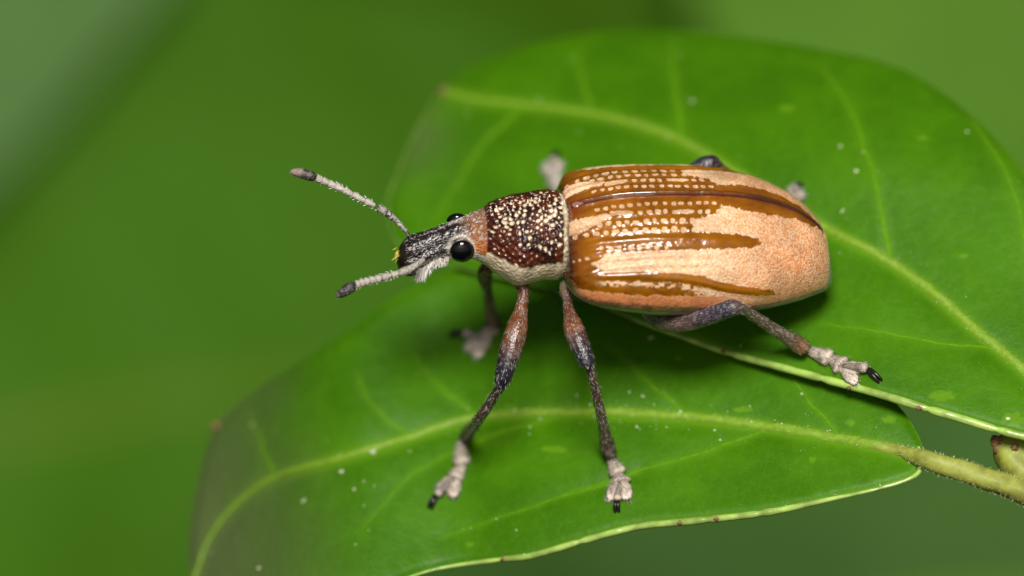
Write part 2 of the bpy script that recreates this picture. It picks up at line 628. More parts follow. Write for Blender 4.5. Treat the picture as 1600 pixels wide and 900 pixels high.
def specks(root, wf, pts, rad, seed):
    """dust and pollen grains lying on a leaf"""
    r2 = np.random.default_rng(seed)
    parts = []
    for (x, y), r in zip(pts, rad):
        a = r2.uniform(.45, 1.5, 3) * r
        f1, f2 = r2.uniform(2, 6, 2)
        rot_ = r2.uniform(0, 3.14)
        Mx = np.array([[math.cos(rot_), math.sin(rot_), 0], [-math.sin(rot_), math.cos(rot_), 0], [0, 0, 1]])
        V, F = blob(seen((x, y, float(wf(np.array(x), np.array(y))) + r * .3 - 2)), np.diag([a[0], a[1], min(a[2], a[0]) * .5]) @ Mx, 6, 8, fn=lambda d: 1 + .3 * np.sin(d[..., 0] * f1 + d[..., 1] * f2))
        parts.append((V, F, {}))
    V, F, _ = merge(parts)
    mk('dust_specks', V, F, M_DUST, root, kind='stuff', flip=False)


# upper leaf (under the hind legs)
up_tip = (688, 142)
U_A = [up_tip, (716, 112), (800, 78), (900, 54), (1000, 43), (1150, 56), (1290, 78), (1400, 104), (1480, 150), (1555, 216), (1620, 300), (1690, 430), (1735, 560), (1722, 686)]
U_M = [up_tip, (740, 155), (820, 164), (930, 179), (1030, 206), (1100, 240), (1200, 303), (1290, 357), (1380, 404), (1450, 452), (1540, 530), (1600, 580), (1670, 645), (1722, 688)]
U_B = [up_tip, (655, 196), (625, 262), (606, 325), (628, 385), (720, 418), (840, 447), (930, 474), (1000, 503), (1070, 528), (1130, 549), (1250, 582), (1360, 612), (1480, 648), (1600, 682), (1680, 692), (1722, 690)]
U_V = [([(1392, 408), (1380, 350), (1368, 300), (1352, 230), (1322, 160), (1285, 108)], 13),
       ([(1065, 222), (1060, 170), (1052, 110), (1048, 62)], 13),
       ([(1562, 548), (1500, 538), (1430, 528), (1350, 515), (1285, 505)], 9),
       ([(1640, 620), (1612, 480), (1592, 330), (1560, 246), (1515, 188)], 12),
       ([(930, 179), (915, 140), (900, 80)], 11),
       ([(1120, 250), (1000, 290), (880, 330), (760, 350)], 10),
       ([(1300, 362), (1230, 400), (1140, 430), (1040, 470)], 9),
       ([(820, 164), (770, 210), (720, 280), (680, 340)], 10)]
leaf_up = build_leaf('glossy green leaf overlapping the other, under the weevil\'s hind legs and tail', 'leaves of the twig', (1700, 690, 60),
                     U_A, U_M, U_B, w_upper, U_V,
                     grey_sheen=lambda x, y: .35 * np.exp(-(((x - 640) / 60) ** 2 + ((y - 210) / 60) ** 2)),
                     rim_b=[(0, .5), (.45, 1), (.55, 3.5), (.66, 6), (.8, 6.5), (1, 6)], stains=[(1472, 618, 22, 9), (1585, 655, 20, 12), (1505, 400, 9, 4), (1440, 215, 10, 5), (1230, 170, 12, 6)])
# lower leaf (under the front and middle legs)
lo_tip = (300, 915)
L_A = [lo_tip, (294, 850), (306, 770), (336, 668), (395, 612), (470, 565), (545, 515), (620, 462), (740, 415), (900, 430), (1060, 470), (1200, 520), (1300, 560), (1370, 602), (1414, 646), (1436, 682), (1446, 712)]
L_M = [lo_tip, (330, 838), (372, 786), (430, 746), (540, 714), (640, 684), (700, 664), (752, 652), (830, 647), (900, 645), (1000, 648), (1075, 653), (1150, 661), (1230, 673), (1300, 685), (1380, 700), (1446, 716)]
L_B = [lo_tip, (360, 975), (480, 965), (600, 917), (680, 890), (787, 874), (830, 869), (920, 843), (1000, 823), (1080, 815), (1200, 801), (1300, 780), (1380, 762), (1430, 744), (1446, 722)]
L_V = [([(1075, 652), (1030, 610), (990, 575), (950, 535)], 9),
       ([(1205, 670), (1120, 700), (1040, 726), (960, 748), (860, 780)], 9),
       ([(1320, 688), (1275, 640), (1235, 585)], 9),
       ([(752, 652), (700, 616), (672, 590), (645, 555)], 10),
       ([(900, 646), (790, 672), (720, 700), (640, 745), (560, 830)], 8),
       ([(640, 684), (590, 640), (560, 590)], 9),
       ([(430, 746), (410, 700), (395, 650)], 10),
       ([(1000, 737), (840, 790), (690, 840)], 6)]
leaf_lo = build_leaf('glossy green leaf with a long pale midrib, under the weevil\'s front feet', 'leaves of the twig', (1446, 716, 20),
                     L_A, L_M, L_B, w_lower, L_V,
                     grey_sheen=lambda x, y: .62 * sstep(600, 290, x - .25 * (y - 800) + 60 * (fbm(x / 60, y / 60, 3) - .5)),  # painted sheen, stronger towards the tip
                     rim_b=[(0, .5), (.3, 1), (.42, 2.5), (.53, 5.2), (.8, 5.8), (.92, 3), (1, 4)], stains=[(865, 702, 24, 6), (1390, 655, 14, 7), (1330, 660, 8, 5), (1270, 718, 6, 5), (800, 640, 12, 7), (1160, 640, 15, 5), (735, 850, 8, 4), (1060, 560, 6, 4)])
leaf_up['label'] = "green leaf lying on top of the other, under the weevil's tail and hind legs"
# petiole of the lower leaf, with fuzz
pw = lambda x, y: float(w_lower(np.array(float(x)), np.array(float(y))))
pet = np.array([(1310, 687, pw(1310, 687) - 12), (1360, 696, pw(1360, 696) - 11), (1410, 707, pw(1410, 707) - 9), (1448, 718, 24), (1500, 735, 32), (1560, 755, 32), (1625, 778, 30), (1700, 806, 26)], float)
Gp, tp, php = tube(pet, [[0, 5], [.12, 8], [.25, 11], [.36, 14], [.5, 16.5], [.7, 18], [1, 20]], 100, 24, fn=lambda a, b: 1 + .04 * np.sin(a * 40 + b) + .05 * np.sin(b * 3 + a * 13) + .08 * (fbm(a * 40, b * 2, 8) - .5))
mk('petiole', Gp, grid_faces(len(Gp), 24, True), M_STEM, leaf_lo)
k = 1500
ii, jj = rng.integers(24, 98, k), rng.integers(0, 24, k)
ctr = Gp.mean(1)
dr = unit(unit(Gp[ii, jj] - ctr[ii]) + rng.normal(0, .35, (k, 3)))
Vh, Fh = hair_mesh(Gp[ii, jj] - dr * .6, dr, rng.uniform(2, 6, k), rng.uniform(.45, .8, k))
mk('petiole_fuzz', Vh, Fh, M_FUZZ, leaf_lo, flip=False, smooth=False, kind='stuff')
# twig the leaves grow from
twig = empty('twig', (1690, 812, -4), 'yellow green twig joining the two leaf stalks', 'twig')
tw = np.array([(1584, 676, -34), (1590, 715, -14), (1622, 760, -2), (1690, 812, -4), (1770, 880, -10), (1860, 960, -20)], float)
Gt, _, _ = tube(tw, [34, 31, 30, 34, 36, 38], 60, 30, fn=lambda a, b: 1 + .07 * np.sin(a * 23 + b * 2) + .04 * np.sin(b * 5 + a * 31))
mk('stem', Gt, grid_faces(len(Gt), 30, True), M_STEM, twig)
parts = []
for x, y, w, r in [(1562, 700, -4, 11), (1558, 689, -8, 11), (1570, 714, 2, 9), (1576, 727, 6, 7), (1584, 698, 14, 6)]:
    V, F = blob((x, y, w), np.diag([r, r * .9, r * .7]), 10, 14, fn=lambda d: 1 + .22 * np.sin(d[..., 0] * 5 + d[..., 1] * 7 + r))
    parts.append((V, F, {}))
V, F, _ = merge(parts)
mk('bark_scab', V, F, M_SCAB, twig, kind='stuff')
# small brown teeth left on the leaf margins
for root_, wf_, spots in ((leaf_up, w_upper, [(1132, 549), (1327, 606), (1436, 638), (693, 142)]), (leaf_lo, w_lower, [(1063, 817), (787, 874), (1120, 811), (338, 666)])):
    for x, y in spots:
        rr_ = 5.5 if x > 750 else 9
        V, F = blob(seen((x, y, float(wf_(np.array(float(x)), np.array(float(y)))) - 5)), np.diag([rr_, rr_ * .75, rr_ * .8]), 8, 12, fn=lambda d: 1 + .2 * np.sin(d[..., 0] * 6 + d[..., 1] * 4))
        mk('margin_tooth', V, F, M_SCAB, root_)

# dust on the leaves
r3 = np.random.default_rng(21)


def inside(poly, x, y):
    c = np.zeros(x.shape, bool)
    p = np.asarray(poly)
    for (xa, ya), (xb, yb) in zip(p, np.roll(p, -1, 0)):
        m = (ya > y) != (yb > y)
        c ^= m & (x < (xb - xa) * (y - ya) / (yb - ya + 1e-9) + xa)
    return c


def scatter(polyA, polyB, n, box):
    poly = [q[:2] for q in spline(polyA, 80)] + [q[:2] for q in spline(polyB, 80)[::-1]]
    x, y = r3.uniform(box[0], box[2], n * 12), r3.uniform(box[1], box[3], n * 12)
    m = inside(poly, x, y)
    clump = fbm(x / 60, y / 45, 17) + r3.normal(0, .1, len(x)) > .5
    return np.c_[x, y][m & clump][:n]


p1 = scatter(U_A, U_B, 300, (620, 60, 1650, 690))
specks(leaf_up, w_upper, np.r_[p1, [(1082, 158), (1338, 268), (1316, 330), (1575, 655)]], np.r_[np.clip(r3.lognormal(-.5, .6, len(p1)), .4, 2.4), [4, 3, 3, 5]], 3)
p2 = scatter(L_A, L_B, 260, (300, 470, 1450, 900))
near = np.c_[r3.uniform(700, 1300, 170), np.zeros(170)]
near[:, 1] = np.interp(near[:, 0], [q[0] for q in L_M], [q[1] for q in L_M]) + r3.normal(0, 22, 170)
big = [(583, 706), (533, 737), (568, 753), (554, 765), (569, 791), (700, 660), (1018, 528), (585, 760), (640, 705), (808, 829), (405, 888), (475, 783)]
p2 = np.r_[p2, near, big]
specks(leaf_lo, w_lower, p2, np.r_[np.clip(r3.lognormal(-.5, .6, len(p2) - len(big)), .4, 2.2), [4, 4, 3.2, 3.2, 2.6, 2, 4.5, 2.4, 2.4, 3, 4, 4]], 4)

# ------------------------------------------------------------------ leaves far behind, out of focus
def back_leaf(label, px, py, depth, length, width, ang, tilt, turn, dark, light, rough, transl=.12, k=8.0, bend=.12):
    """a broad leaf; px,py and depth (cm behind the weevil) place its middle"""
    ray = ((px - 800) * RIGHT + (450 - py) * UP) * S - NRM * DIST
    c = NRM * DIST + ray * (DIST + depth) / DIST
    u, v = np.linspace(-1, 1, 60), np.linspace(-1, 1, 40)
    Uu, Vv = np.meshgrid(u, v, indexing='ij')
    prof = np.clip(1 - np.abs(Uu) ** 2.3, 0, 1) ** .75 * (1 - .22 * Uu)
    x, y = Uu * length / 2, Vv * prof * width / 2
    z = -bend * length * Uu ** 2 + .10 * width * np.abs(Vv * prof) ** 1.3 + .012 * width * np.sin(Uu * 17 + np.abs(Vv) * 5)
    L3 = np.stack([x, y, z], -1)
    ca, sa = math.cos(ang), math.sin(ang)
    R1 = ca * RIGHT + sa * UP
    R2 = -sa * RIGHT + ca * UP
    N = unit(NRM * math.cos(tilt) + R2 * math.sin(tilt))
    R2b = unit(np.cross(N, R1))
    N2 = unit(N * math.cos(turn) + R1 * math.sin(turn))
    R1b = unit(np.cross(R2b, N2))
    P = c + L3[..., 0:1] * R1b + L3[..., 1:2] * R2b + L3[..., 2:3] * N2
    root = bpy.data.objects.new('background_leaf', None)
    COL.objects.link(root)
    root.location = P[0, 20]
    root['label'], root['category'], root['group'] = label, 'leaf', 'blurred leaves behind'
    th = .03
    V = np.concatenate([P.reshape(-1, 3), (P - N2 * th).reshape(-1, 3)])
    F = grid_faces(60, 40)
    rim = np.concatenate([np.arange(40), 40 * np.arange(1, 60) + 39, 59 * 40 + np.arange(38, -1, -1), 40 * np.arange(58, 0, -1)])
    r2 = np.roll(rim, -1)
    F = np.concatenate([F, F[:, ::-1] + 2400, np.stack([rim, rim + 2400, r2 + 2400, r2], -1)[:, ::-1]])
    sv = np.abs(Uu * 9 - np.abs(Vv) * 3.0)
    sv = np.abs((sv % 1) - .5)
    vein = np.maximum(.7 * np.exp(-(Vv * prof / .03) ** 2), .25 * np.exp(-(sv / .05) ** 2))
    at = {'vein': np.r_[vein.ravel(), vein.ravel()], 'edge': np.zeros(4800), 'grey_sheen': np.zeros(4800)}
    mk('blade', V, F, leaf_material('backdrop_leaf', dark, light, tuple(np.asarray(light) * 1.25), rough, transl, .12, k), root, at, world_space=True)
    q = np.stack([P[i, 20] * .5 + P[i, 19] * .5 for i in range(60)]) - N2 * .06
    Gq, _, _ = tube(q, [.13, .1, .07, .03], nv=10, resample=False)
    mk('midrib', Gq, grid_faces(60, 10, True), M_RIB, root, world_space=True)
    return root


R = math.radians
back_leaf('broad blurred mid green leaf filling the space behind the weevil\'s antennae', 200, 640, 10.5, 8.4, 4.7, R(10), R(12), R(4), srgb(80, 136, 22), srgb(94, 156, 34), .6)
back_leaf('blurred pale grey green leaf lying across the broad leaf\'s corner', -110, -40, 10.25, 6.6, 2.0, R(45), R(6), R(0), srgb(118, 168, 92), srgb(134, 182, 108), .6)  # sky sheen on this leaf is put into its pale colour
back_leaf('blurred lighter green leaf beyond the upper leaf\'s rounded edge', 1790, 170, 10.0, 6.2, 3.3, R(-50), R(8), R(0), srgb(116, 176, 58), srgb(126, 184, 66), .6)
back_leaf('dark blue green blurred leaf below the lower leaf and twig', 1330, 960, 7.5, 5.8, 2.3, R(6), R(6), R(0), srgb(80, 126, 54), srgb(92, 138, 64), .6)
back_leaf('plain blurred green leaf farthest behind, showing above the upper leaf\'s tip', 850, 250, 11.8, 26, 18, R(-14), R(6), R(0), srgb(82, 134, 12), srgb(92, 144, 18), .6)
# ------------------------------------------------------------------ the weevil
weevil = empty('weevil', (1000, 520, -240), 'orange brown striped weevil standing across the two leaves', 'weevil')
TILT, YAW = math.radians(42), math.radians(8)
AX = np.array([math.cos(YAW), 0, -math.sin(YAW)])                # head to tail, in (x, up, w)
DOR = np.array([0, math.cos(TILT), math.sin(TILT)])
DOR = unit(DOR - DOR.dot(AX) * AX)                               # towards the back
LAT = np.cross(AX, DOR)
LAT = LAT if LAT[2] > 0 else -LAT                                # towards the near side
FL = np.array([1, -1, 1.0])                                      # (x, up, w) -> (x, down, w)
DORp, LATp, AXp = DOR * FL, LAT * FL, AX * FL


def w_axis(x):
    return -70 - (x - 1090) * .14


# elytra: knots (position along, image y of axis, half width, dorsal height)
EK = np.array([0, .03, .1, .2, .35, .5, .62, .74, .84, .92, .97, 1.0])
EY = np.array([371, 371.6, 373, 376, 378.6, 379, 380.2, 384, 389.5, 397, 408, 433])
EW = np.array([98, 122, 137, 141, 143, 142, 134, 119, 99, 77, 54, 13])
EH = np.array([55, 66, 80, 93.5, 101, 101.5, 99.5, 93.5, 83, 66, 48, 12])
X0, XL = 878.0, 425.0


def elytron_frame(a):
    return X0 + XL * a, smooth_interp(a, EK, EY), smooth_interp(a, EK, EW), smooth_interp(a, EK, EH)


NS, NT = 640, 330
TH1 = math.radians(127)


def elytron_points(side, h=None):
    a = np.linspace(0, 1, NS)
    th = np.linspace(.0, TH1, NT)
    x, y, w, ht = elytron_frame(a)
    # below the side the wall turns in under the margin
    dn = np.where(np.cos(th) > 0, ht[:, None] * np.cos(th), .8 * ht[:, None] * np.cos(th))
    lat = w[:, None] * np.abs(np.sin(th)) ** .94
    c = np.stack([x, y, w_axis(x)], -1)[:, None]
    lat = lat + .5
    G = c + lat[..., None] * LATp * side + dn[..., None] * DORp
    n = unit(lat[..., None] / w[:, None, None] ** 2 * LATp * side + dn[..., None] / ht[:, None, None] ** 2 * DORp)
    if h is not None:
        G = G + n * h[..., None]
    return G, n, a, th


G0, N0, A0, T0 = elytron_points(1.0)
PX, PY = G0[..., 0], G0[..., 1]                                  # where each point of the near wing case lies
jit = lambda s, sc, amp: (fbm(PX / sc, PY / sc, s) - .5) * 2 * amp
QX, QY = PX + jit(11, 9, 9), PY + jit(12, 5, 3.2)
AA, TT = np.meshgrid(A0, T0, indexing='ij')
ARC = np.cumsum(np.r_[np.zeros((1, NT)), np.linalg.norm(np.diff(G0, axis=0), axis=2)], 0)
CIR = np.cumsum(np.c_[np.zeros((NS, 1)), np.linalg.norm(np.diff(G0, axis=1), axis=2)], 1)

# scale-covered patches
xl = np.interp(QY, [300, 318, 328, 333, 337, 345, 352, 362, 366, 372, 381, 388, 392, 396, 410, 422, 427, 431],
               [1150, 1128, 1126, 1118, 1100, 1086, 1083, 1086, 1150, 1178, 1188, 1170, 1040, 948, 926, 936, 950, 1100])
y_sut_band = np.interp(QX, [880, 1060, 1127, 1160, 1203, 1247, 1273, 1296], [318, 318, 320, 328, 335, 343, 352, 372])
yF = np.interp(PX, [895, 940, 1000, 1060, 1090, 1120, 1160, 1190, 1213, 1300], [424, 431, 431, 434, 439, 447, 454, 457.5, 459.5, 466])
hF = np.interp(PX, [895, 930, 1120, 1180, 1208, 1214], [9, 7, 7.5, 6.5, 4.5, -3])
front = PX < 1100
pale = sstep(-2.5, 2.5, QX - xl) * sstep(-1.5, 1.5, QY - y_sut_band)
bandF = sstep(-1.2, 1.2, hF - np.abs(PY + jit(13, 12, 1.2) - yF))
pale *= (1 - bandF)
# shoulder patch
cy_ = np.interp(QX, [880, 950], [361, 337])
hh_ = np.interp(QX, [880, 900, 930, 952, 956], [11, 11, 7, 3, -4])
pale = np.maximum(pale, sstep(-1.2, 1.2, hh_ - np.abs(QY - cy_)))
# below the lower amber stripe: speckled row, brown line, orange side stripe
low = PY - yF
fade = sstep(1140, 1060, PX)
rowG = sstep(2.2, -1, np.abs(QY - yF - 13) - 3.2) * sstep(925, 950, PX) * sstep(.36, .56, fbm(PX / 6, PY / 5, 31))
yI0 = np.interp(PX, [890, 905, 950, 1000, 1050, 1100, 1150], [446, 452, 459, 462, 463, 463, 462])
rear_low = sstep(1045, 1110, QX) * sstep(0, 3, low - np.maximum(hF, 0) - 1) * np.where(QX < 1110, sstep(.45, .6, fbm(PX / 5, PY / 4, 32)), 1)
stripeI = sstep(-1.5, 1.5, QY - yI0) * sstep(890, 912, PX)
vt0 = np.interp(PX, [900, 1190, 1260, 1300], [1.84, 1.84, 1.80, 1.55])
ventral = sstep(0, .08, -vt0 + TT + .02 * (fbm(PX / 12, PY / 12, 33) - .5))
lowmask = sstep(0, 2, low)
pale = np.where(low > 0, np.maximum(np.where(front, 0, pale), np.maximum(rowG, np.maximum(rear_low, stripeI))), pale)
pale = np.where((low > 0) & front, np.maximum(rowG, np.maximum(rear_low, stripeI)), pale)
orange = np.maximum(stripeI * sstep(1180, 1100, PX), 0)
orange = np.maximum(orange, .6 * np.exp(-(((PX - 1235) / 42) ** 2 + ((PY - 408) / 34) ** 2)))
orange = np.maximum(orange, .45 * sstep(.5, .75, fbm(PX / 17, PY / 13, 34)) * sstep(1130, 1180, PX))
orange = np.maximum(orange, .35 * sstep(.5, .8, fbm(PX / 14, PY / 9, 35)))
orange = np.maximum(orange, .5 * sstep(405, 455, PY) * sstep(1090, 1180, PX) * (.6 + .8 * (fbm(PX / 12, PY / 9, 36) - .5)))
# rows of scale-filled punctures
dots = np.zeros_like(PX)
pits = np.zeros_like(PX)
rd = np.random.default_rng(5)


def row(xs, ys, x0, x1, step, rx, ry, dash=0.0, ring=False):
    global dots, pits
    x = x0
    while x < x1:
        y = np.interp(x, xs, ys)
        k = 1.0
        ln = rx * rd.uniform(.72, 1.1)
        if rd.random() < dash:
            ln = step * rd.uniform(.9, 1.5)
            k = 1.7
        cxx, cyy = x + rd.normal(0, .9), y + rd.normal(0, .5)
        hy = ry * rd.uniform(.8, 1.08)
        dx, dy = np.abs(QX * .25 + PX * .75 - cxx) / ln, np.abs(QY * .25 + PY * .75 - cyy) / hy
        d = (dx ** 2.6 + dy ** 2.6) ** (1 / 2.6)
        dots = np.maximum(dots, sstep(1.18, .86, d) * rd.uniform(.75, 1))
        d0 = np.hypot((PX - cxx) / 5.2, (PY - cyy) / 4.6)
        pits = np.maximum(pits, np.exp(-d0 ** 2 * 1.3) * (.5 if k > 1 else 1.0))
        x += step * k if k == 1 else step * .5 + ln + 3


XS = [890, 940, 1020, 1110, 1180]
row(XS, [340, 325, 318, 317, 322], 932, 1128, 13.2, 4.2, 2.9)
row(XS, [352, 335, 331, 330, 334], 958, 1128, 14, 4.4, 3.8, .2)
row(XS, [364, 350, 345, 345, 349], 936, 1090, 14.3, 4.5, 4.1, .1)
row(XS, [372, 364, 359, 359, 362], 900, 1090, 15.3, 4.5, 4.3)
row(XS, [398, 388, 386.5, 388, 392], 938, 1040, 14.5, 4.2, 3.2)
row(XS, [410, 400, 399, 401, 404], 895, 928, 11, 2.6, 2.4)
pale = np.maximum(pale, dots)
pale = np.maximum(pale, ventral)
pale *= sstep(0.0, .012, AA + .006 * (fbm(PX / 6, PY / 6, 40) - .5))
# relief: shallow ridges between the puncture rows, pits, edge of suture, scale cover
rel = -1.8 * pits + .5 * pale
rel += .9 * np.cos(2 * np.pi * (PY - np.interp(PX, XS, [340, 325, 318, 317, 322])) / 13.6) * sstep(1160, 1040, PX) * sstep(316, 322, PY) * sstep(440, 420, PY)
rel += 2.4 * np.exp(-((PY - np.interp(PX, [890, 1000, 1100, 1190], [386, 376.5, 376.5, 381])) / 7.0) ** 2) * sstep(1195, 1150, PX) * sstep(890, 930, PX)
rel += 2.6 * np.exp(-((PY - yF) / 6.0) ** 2) * sstep(1220, 1180, PX) * sstep(900, 925, PX)
rel += 2.0 * np.exp(-((CIR - 5) / 3.0) ** 2) - 3.0 * np.exp(-(CIR / 1.8) ** 2)           # bead and groove along the suture
rel += 5.0 * np.exp(-(((PX - 906) / 13) ** 2 + ((PY - 432) / 12) ** 2))                    # shoulder boss
rel += 1.6 * (fbm(PX / 26, PY / 20, 50) - .5) + .35 * (fbm(PX / 5, PY / 4, 51) - .5) * (1 - .6 * pale)
# colours
amber = srgb(148, 90, 4)[None, None] * (0.80 + .5 * fbm(PX / 22, PY / 10, 61)[..., None])
red = srgb(112, 50, 12)
dk = srgb(72, 34, 22)
k_red = np.clip(np.exp(-CIR / 7.0) + .8 * sstep(930, 885, PX) + .35 * sstep(.55, .8, fbm(PX / 12, PY / 9, 62)), 0, 1)
colE = amber * (1 - k_red[..., None]) + red * k_red[..., None]
k_dk = np.clip(np.exp(-(CIR / 2.2) ** 2) + np.exp(-(CIR / 8.0) ** 2) * sstep(1120, 1200, PX) * .9 + .8 * sstep(.018, .004, AA), 0, 1)[..., None]
colE = colE * (1 - k_dk) + dk * k_dk
cream = srgb(248, 210, 162)
sal = srgb(242, 176, 112)
org = srgb(232, 142, 78)
og = np.clip(orange, 0, 1)[..., None]
tone = sstep(1100, 1220, PX)[..., None] * .75
pc = (cream * (1 - tone) + sal * tone) * (1 - og) + org * og
pc = pc * (1 - ventral[..., None]) + srgb(146, 160, 142) * ventral[..., None]
tail = sstep(.965, .99, AA + .02 * (TT / TH1) + .01 * (fbm(PX / 7, PY / 7, 63) - .5))[..., None]
pc = pc * (1 - tail) + srgb(186, 196, 172) * tail
pale = np.maximum(pale, tail[..., 0] * sstep(2, 5, CIR))
yI1 = np.interp(PX, [890, 905, 950, 1000, 1060, 1110, 1160], [456, 463, 471, 475.5, 478, 480, 490])
brn = (sstep(-1.5, 2.5, QY - yI1) * sstep(1170, 1100, PX) * (1 - ventral) * (.55 + .45 * sstep(.35, .6, fbm(PX / 7, PY / 3, 66))))[..., None]
pc = pc * (1 - brn) + srgb(112, 76, 46) * brn
mgn = np.exp(-((TT - math.radians(104)) / .04) ** 2)[..., None]
pc = pc * (1 - .75 * mgn) + srgb(120, 84, 52) * .75 * mgn
colE = colE * (1 - pale[..., None]) + pc * pale[..., None]
rghE = .2 * (1 - pale) + .5 * pale

for side, gap in ((1.0, 1), (-1.0, 1)):
    Gs, Ns, _, _ = elytron_points(side, rel)
    # folded-in rims so the shell has thickness
    ax_c = np.stack([elytron_frame(A0)[0], elytron_frame(A0)[1], w_axis(elytron_frame(A0)[0])], -1)
    inn0 = Gs[:, :1] + (ax_c[:, None] - Gs[:, :1]) * .10
    inn1 = Gs[:, -1:] + (ax_c[:, None] - Gs[:, -1:]) * .14
    Ge = np.concatenate([inn0, Gs, inn1], 1)
    pad = lambda q: np.concatenate([q[:, :1], q, q[:, -1:]], 1)
    frontrow = Ge[:1] + (ax_c[:1, None] - Ge[:1]) * .30 + np.array([4, 0, 0])
    Ge = np.concatenate([frontrow, Ge], 0)
    padf = lambda q: np.concatenate([pad(q)[:1], pad(q)], 0)
    o = mk('elytron', Ge, grid_faces(NS + 1, NT + 2), M_ELYTRA, weevil, {'col': padf(colE), 'rgh': padf(rghE), 'scl': padf(pale * (1 - .55 * np.clip(orange * (low > 0), 0, 1)))}, flip=False)

# scutellum, the small plate where the wing cases meet
V, F = blob((898, 325, w_axis(898) + 50), np.stack([10 * AXp, 7.5 * LATp, 4 * DORp]), 14, 20)
sx, sy, sw, sh = elytron_frame(np.array(.045))
V = V - np.array([898, 325, w_axis(898) + 50]) + np.array([float(sx), float(sy), float(w_axis(sx))]) + DORp * (float(sh) - 0.5)
mk('scutellum', V, F, M_BODY, weevil, {'col': np.tile(srgb(150, 106, 92), (len(V), 1)), 'rgh': np.full(len(V), .25), 'scl': np.zeros(len(V))})

# body: rostrum, head, prothorax, hind body in one skin.
#      x,   top, bottom (image y), lateral/dorsal ratio
BK = np.array([(620, 398, 412, 1.0), (623, 388, 421, 1.0), (630, 378, 428, 1.0), (640, 371, 429, 1.0), (660, 365, 420, 1.0), (680, 358, 409, 1.0), (700, 350, 404, 1.0),
               (720, 341, 403, 1.05), (740, 331, 405, 1.1), (751, 326, 410, 1.1), (755, 324, 413, 1.1), (760, 321, 416, 1.1), (775, 314, 428, 1.1), (792, 308, 439, 1.08), (808, 304, 446, 1.08),
               (830, 301, 441, 1.06), (855, 298, 437, 1.05), (868, 299, 437, 1.05), (874, 303, 434, 1.05), (878, 306, 432, 1.05)], float)
nH, nP, nA = 300, 420, 130
xs = np.r_[np.linspace(620, 755, nH), np.linspace(755, 878, nP + 1)[1:], np.linspace(878, 1303, nA + 1)[1:]]
NR = 420
phi = np.linspace(0, 2 * np.pi, NR, endpoint=False)             # 0 = back, 90 deg = near side
topk, botk, ratk = (smooth_interp(xs, BK[:, 0], BK[:, i]) for i in (1, 2, 3))
H = (botk - topk) / 2
ct, st = DOR[1], abs(LAT[1])
Rv = H / np.sqrt(ct ** 2 + (ratk * st) ** 2)
Rl = ratk * Rv
cyb = (topk + botk) / 2
Rb = Rv.copy()
ab = xs > 878
aa = np.clip((xs[ab] - X0) / XL, 0, 1)
_, ey, ew, eh = elytron_frame(aa)
bl = sstep(878, 900, xs[ab])
cyb[ab] = (1 - bl) * cyb[nH + nP - 1] + bl * ey
end = np.sqrt(np.clip((1303 - xs[ab]) / 40, 0.0004, 1))
end = np.minimum(end, 1)
Rl[ab] = (1 - bl) * 62 + bl * np.minimum(ew * .9, 120) * np.maximum(end, .02) + 0
Rv[ab] = (1 - bl) * 58 + bl * eh * .80 * end
Rb[ab] = (1 - bl) * 64 + bl * np.maximum(eh * .92, 14 * end) * np.minimum(1, end * 1.2)
cyb[ab] += 5 * sstep(1262, 1303, xs[ab])
Rl[ab] = np.maximum(Rl[ab], 30 * np.sqrt(np.clip((1303 - xs[ab]) / 26, 0, 1)))
Rb[ab] = np.maximum(Rb[ab], 22 * np.sqrt(np.clip((1303 - xs[ab]) / 26, 0, 1)))
cph, sph = np.cos(phi), np.sin(phi)
ros = sstep(735, 690, xs)[:, None]                              # the snout is squarish
ex = 1 - .22 * ros
dd = np.where(cph > 0, Rv[:, None], Rb[:, None]) * np.sign(cph) * np.abs(cph) ** ex
ll = Rl[:, None] * np.sign(sph) * np.abs(sph) ** ex
xb = xs[:, None] - LAT[0] * 0
wb = w_axis(xs) + np.interp(xs, [620, 720, 755, 900], [-26, -8, 0, 0])
Cb = np.stack([xs, cyb, wb], -1)[:, None]
Gb = Cb + ll[..., None] * LATp + dd[..., None] * DORp
nb = unit(ll[..., None] / Rl[:, None, None] ** 2 * LATp + dd[..., None] / Rv[:, None, None] ** 2 * DORp)
XX = xs[:, None] + 0 * phi
PH = np.minimum(phi, 2 * np.pi - phi)[None] + 0 * XX            # angle from the back, either side
ARCB = (phi[None] * Rv[:, None])                                # arc length round
isP = sstep(755, 759, XX) * sstep(879, 875, XX)
isH = sstep(757, 753, XX)
isA = sstep(876, 880, XX)
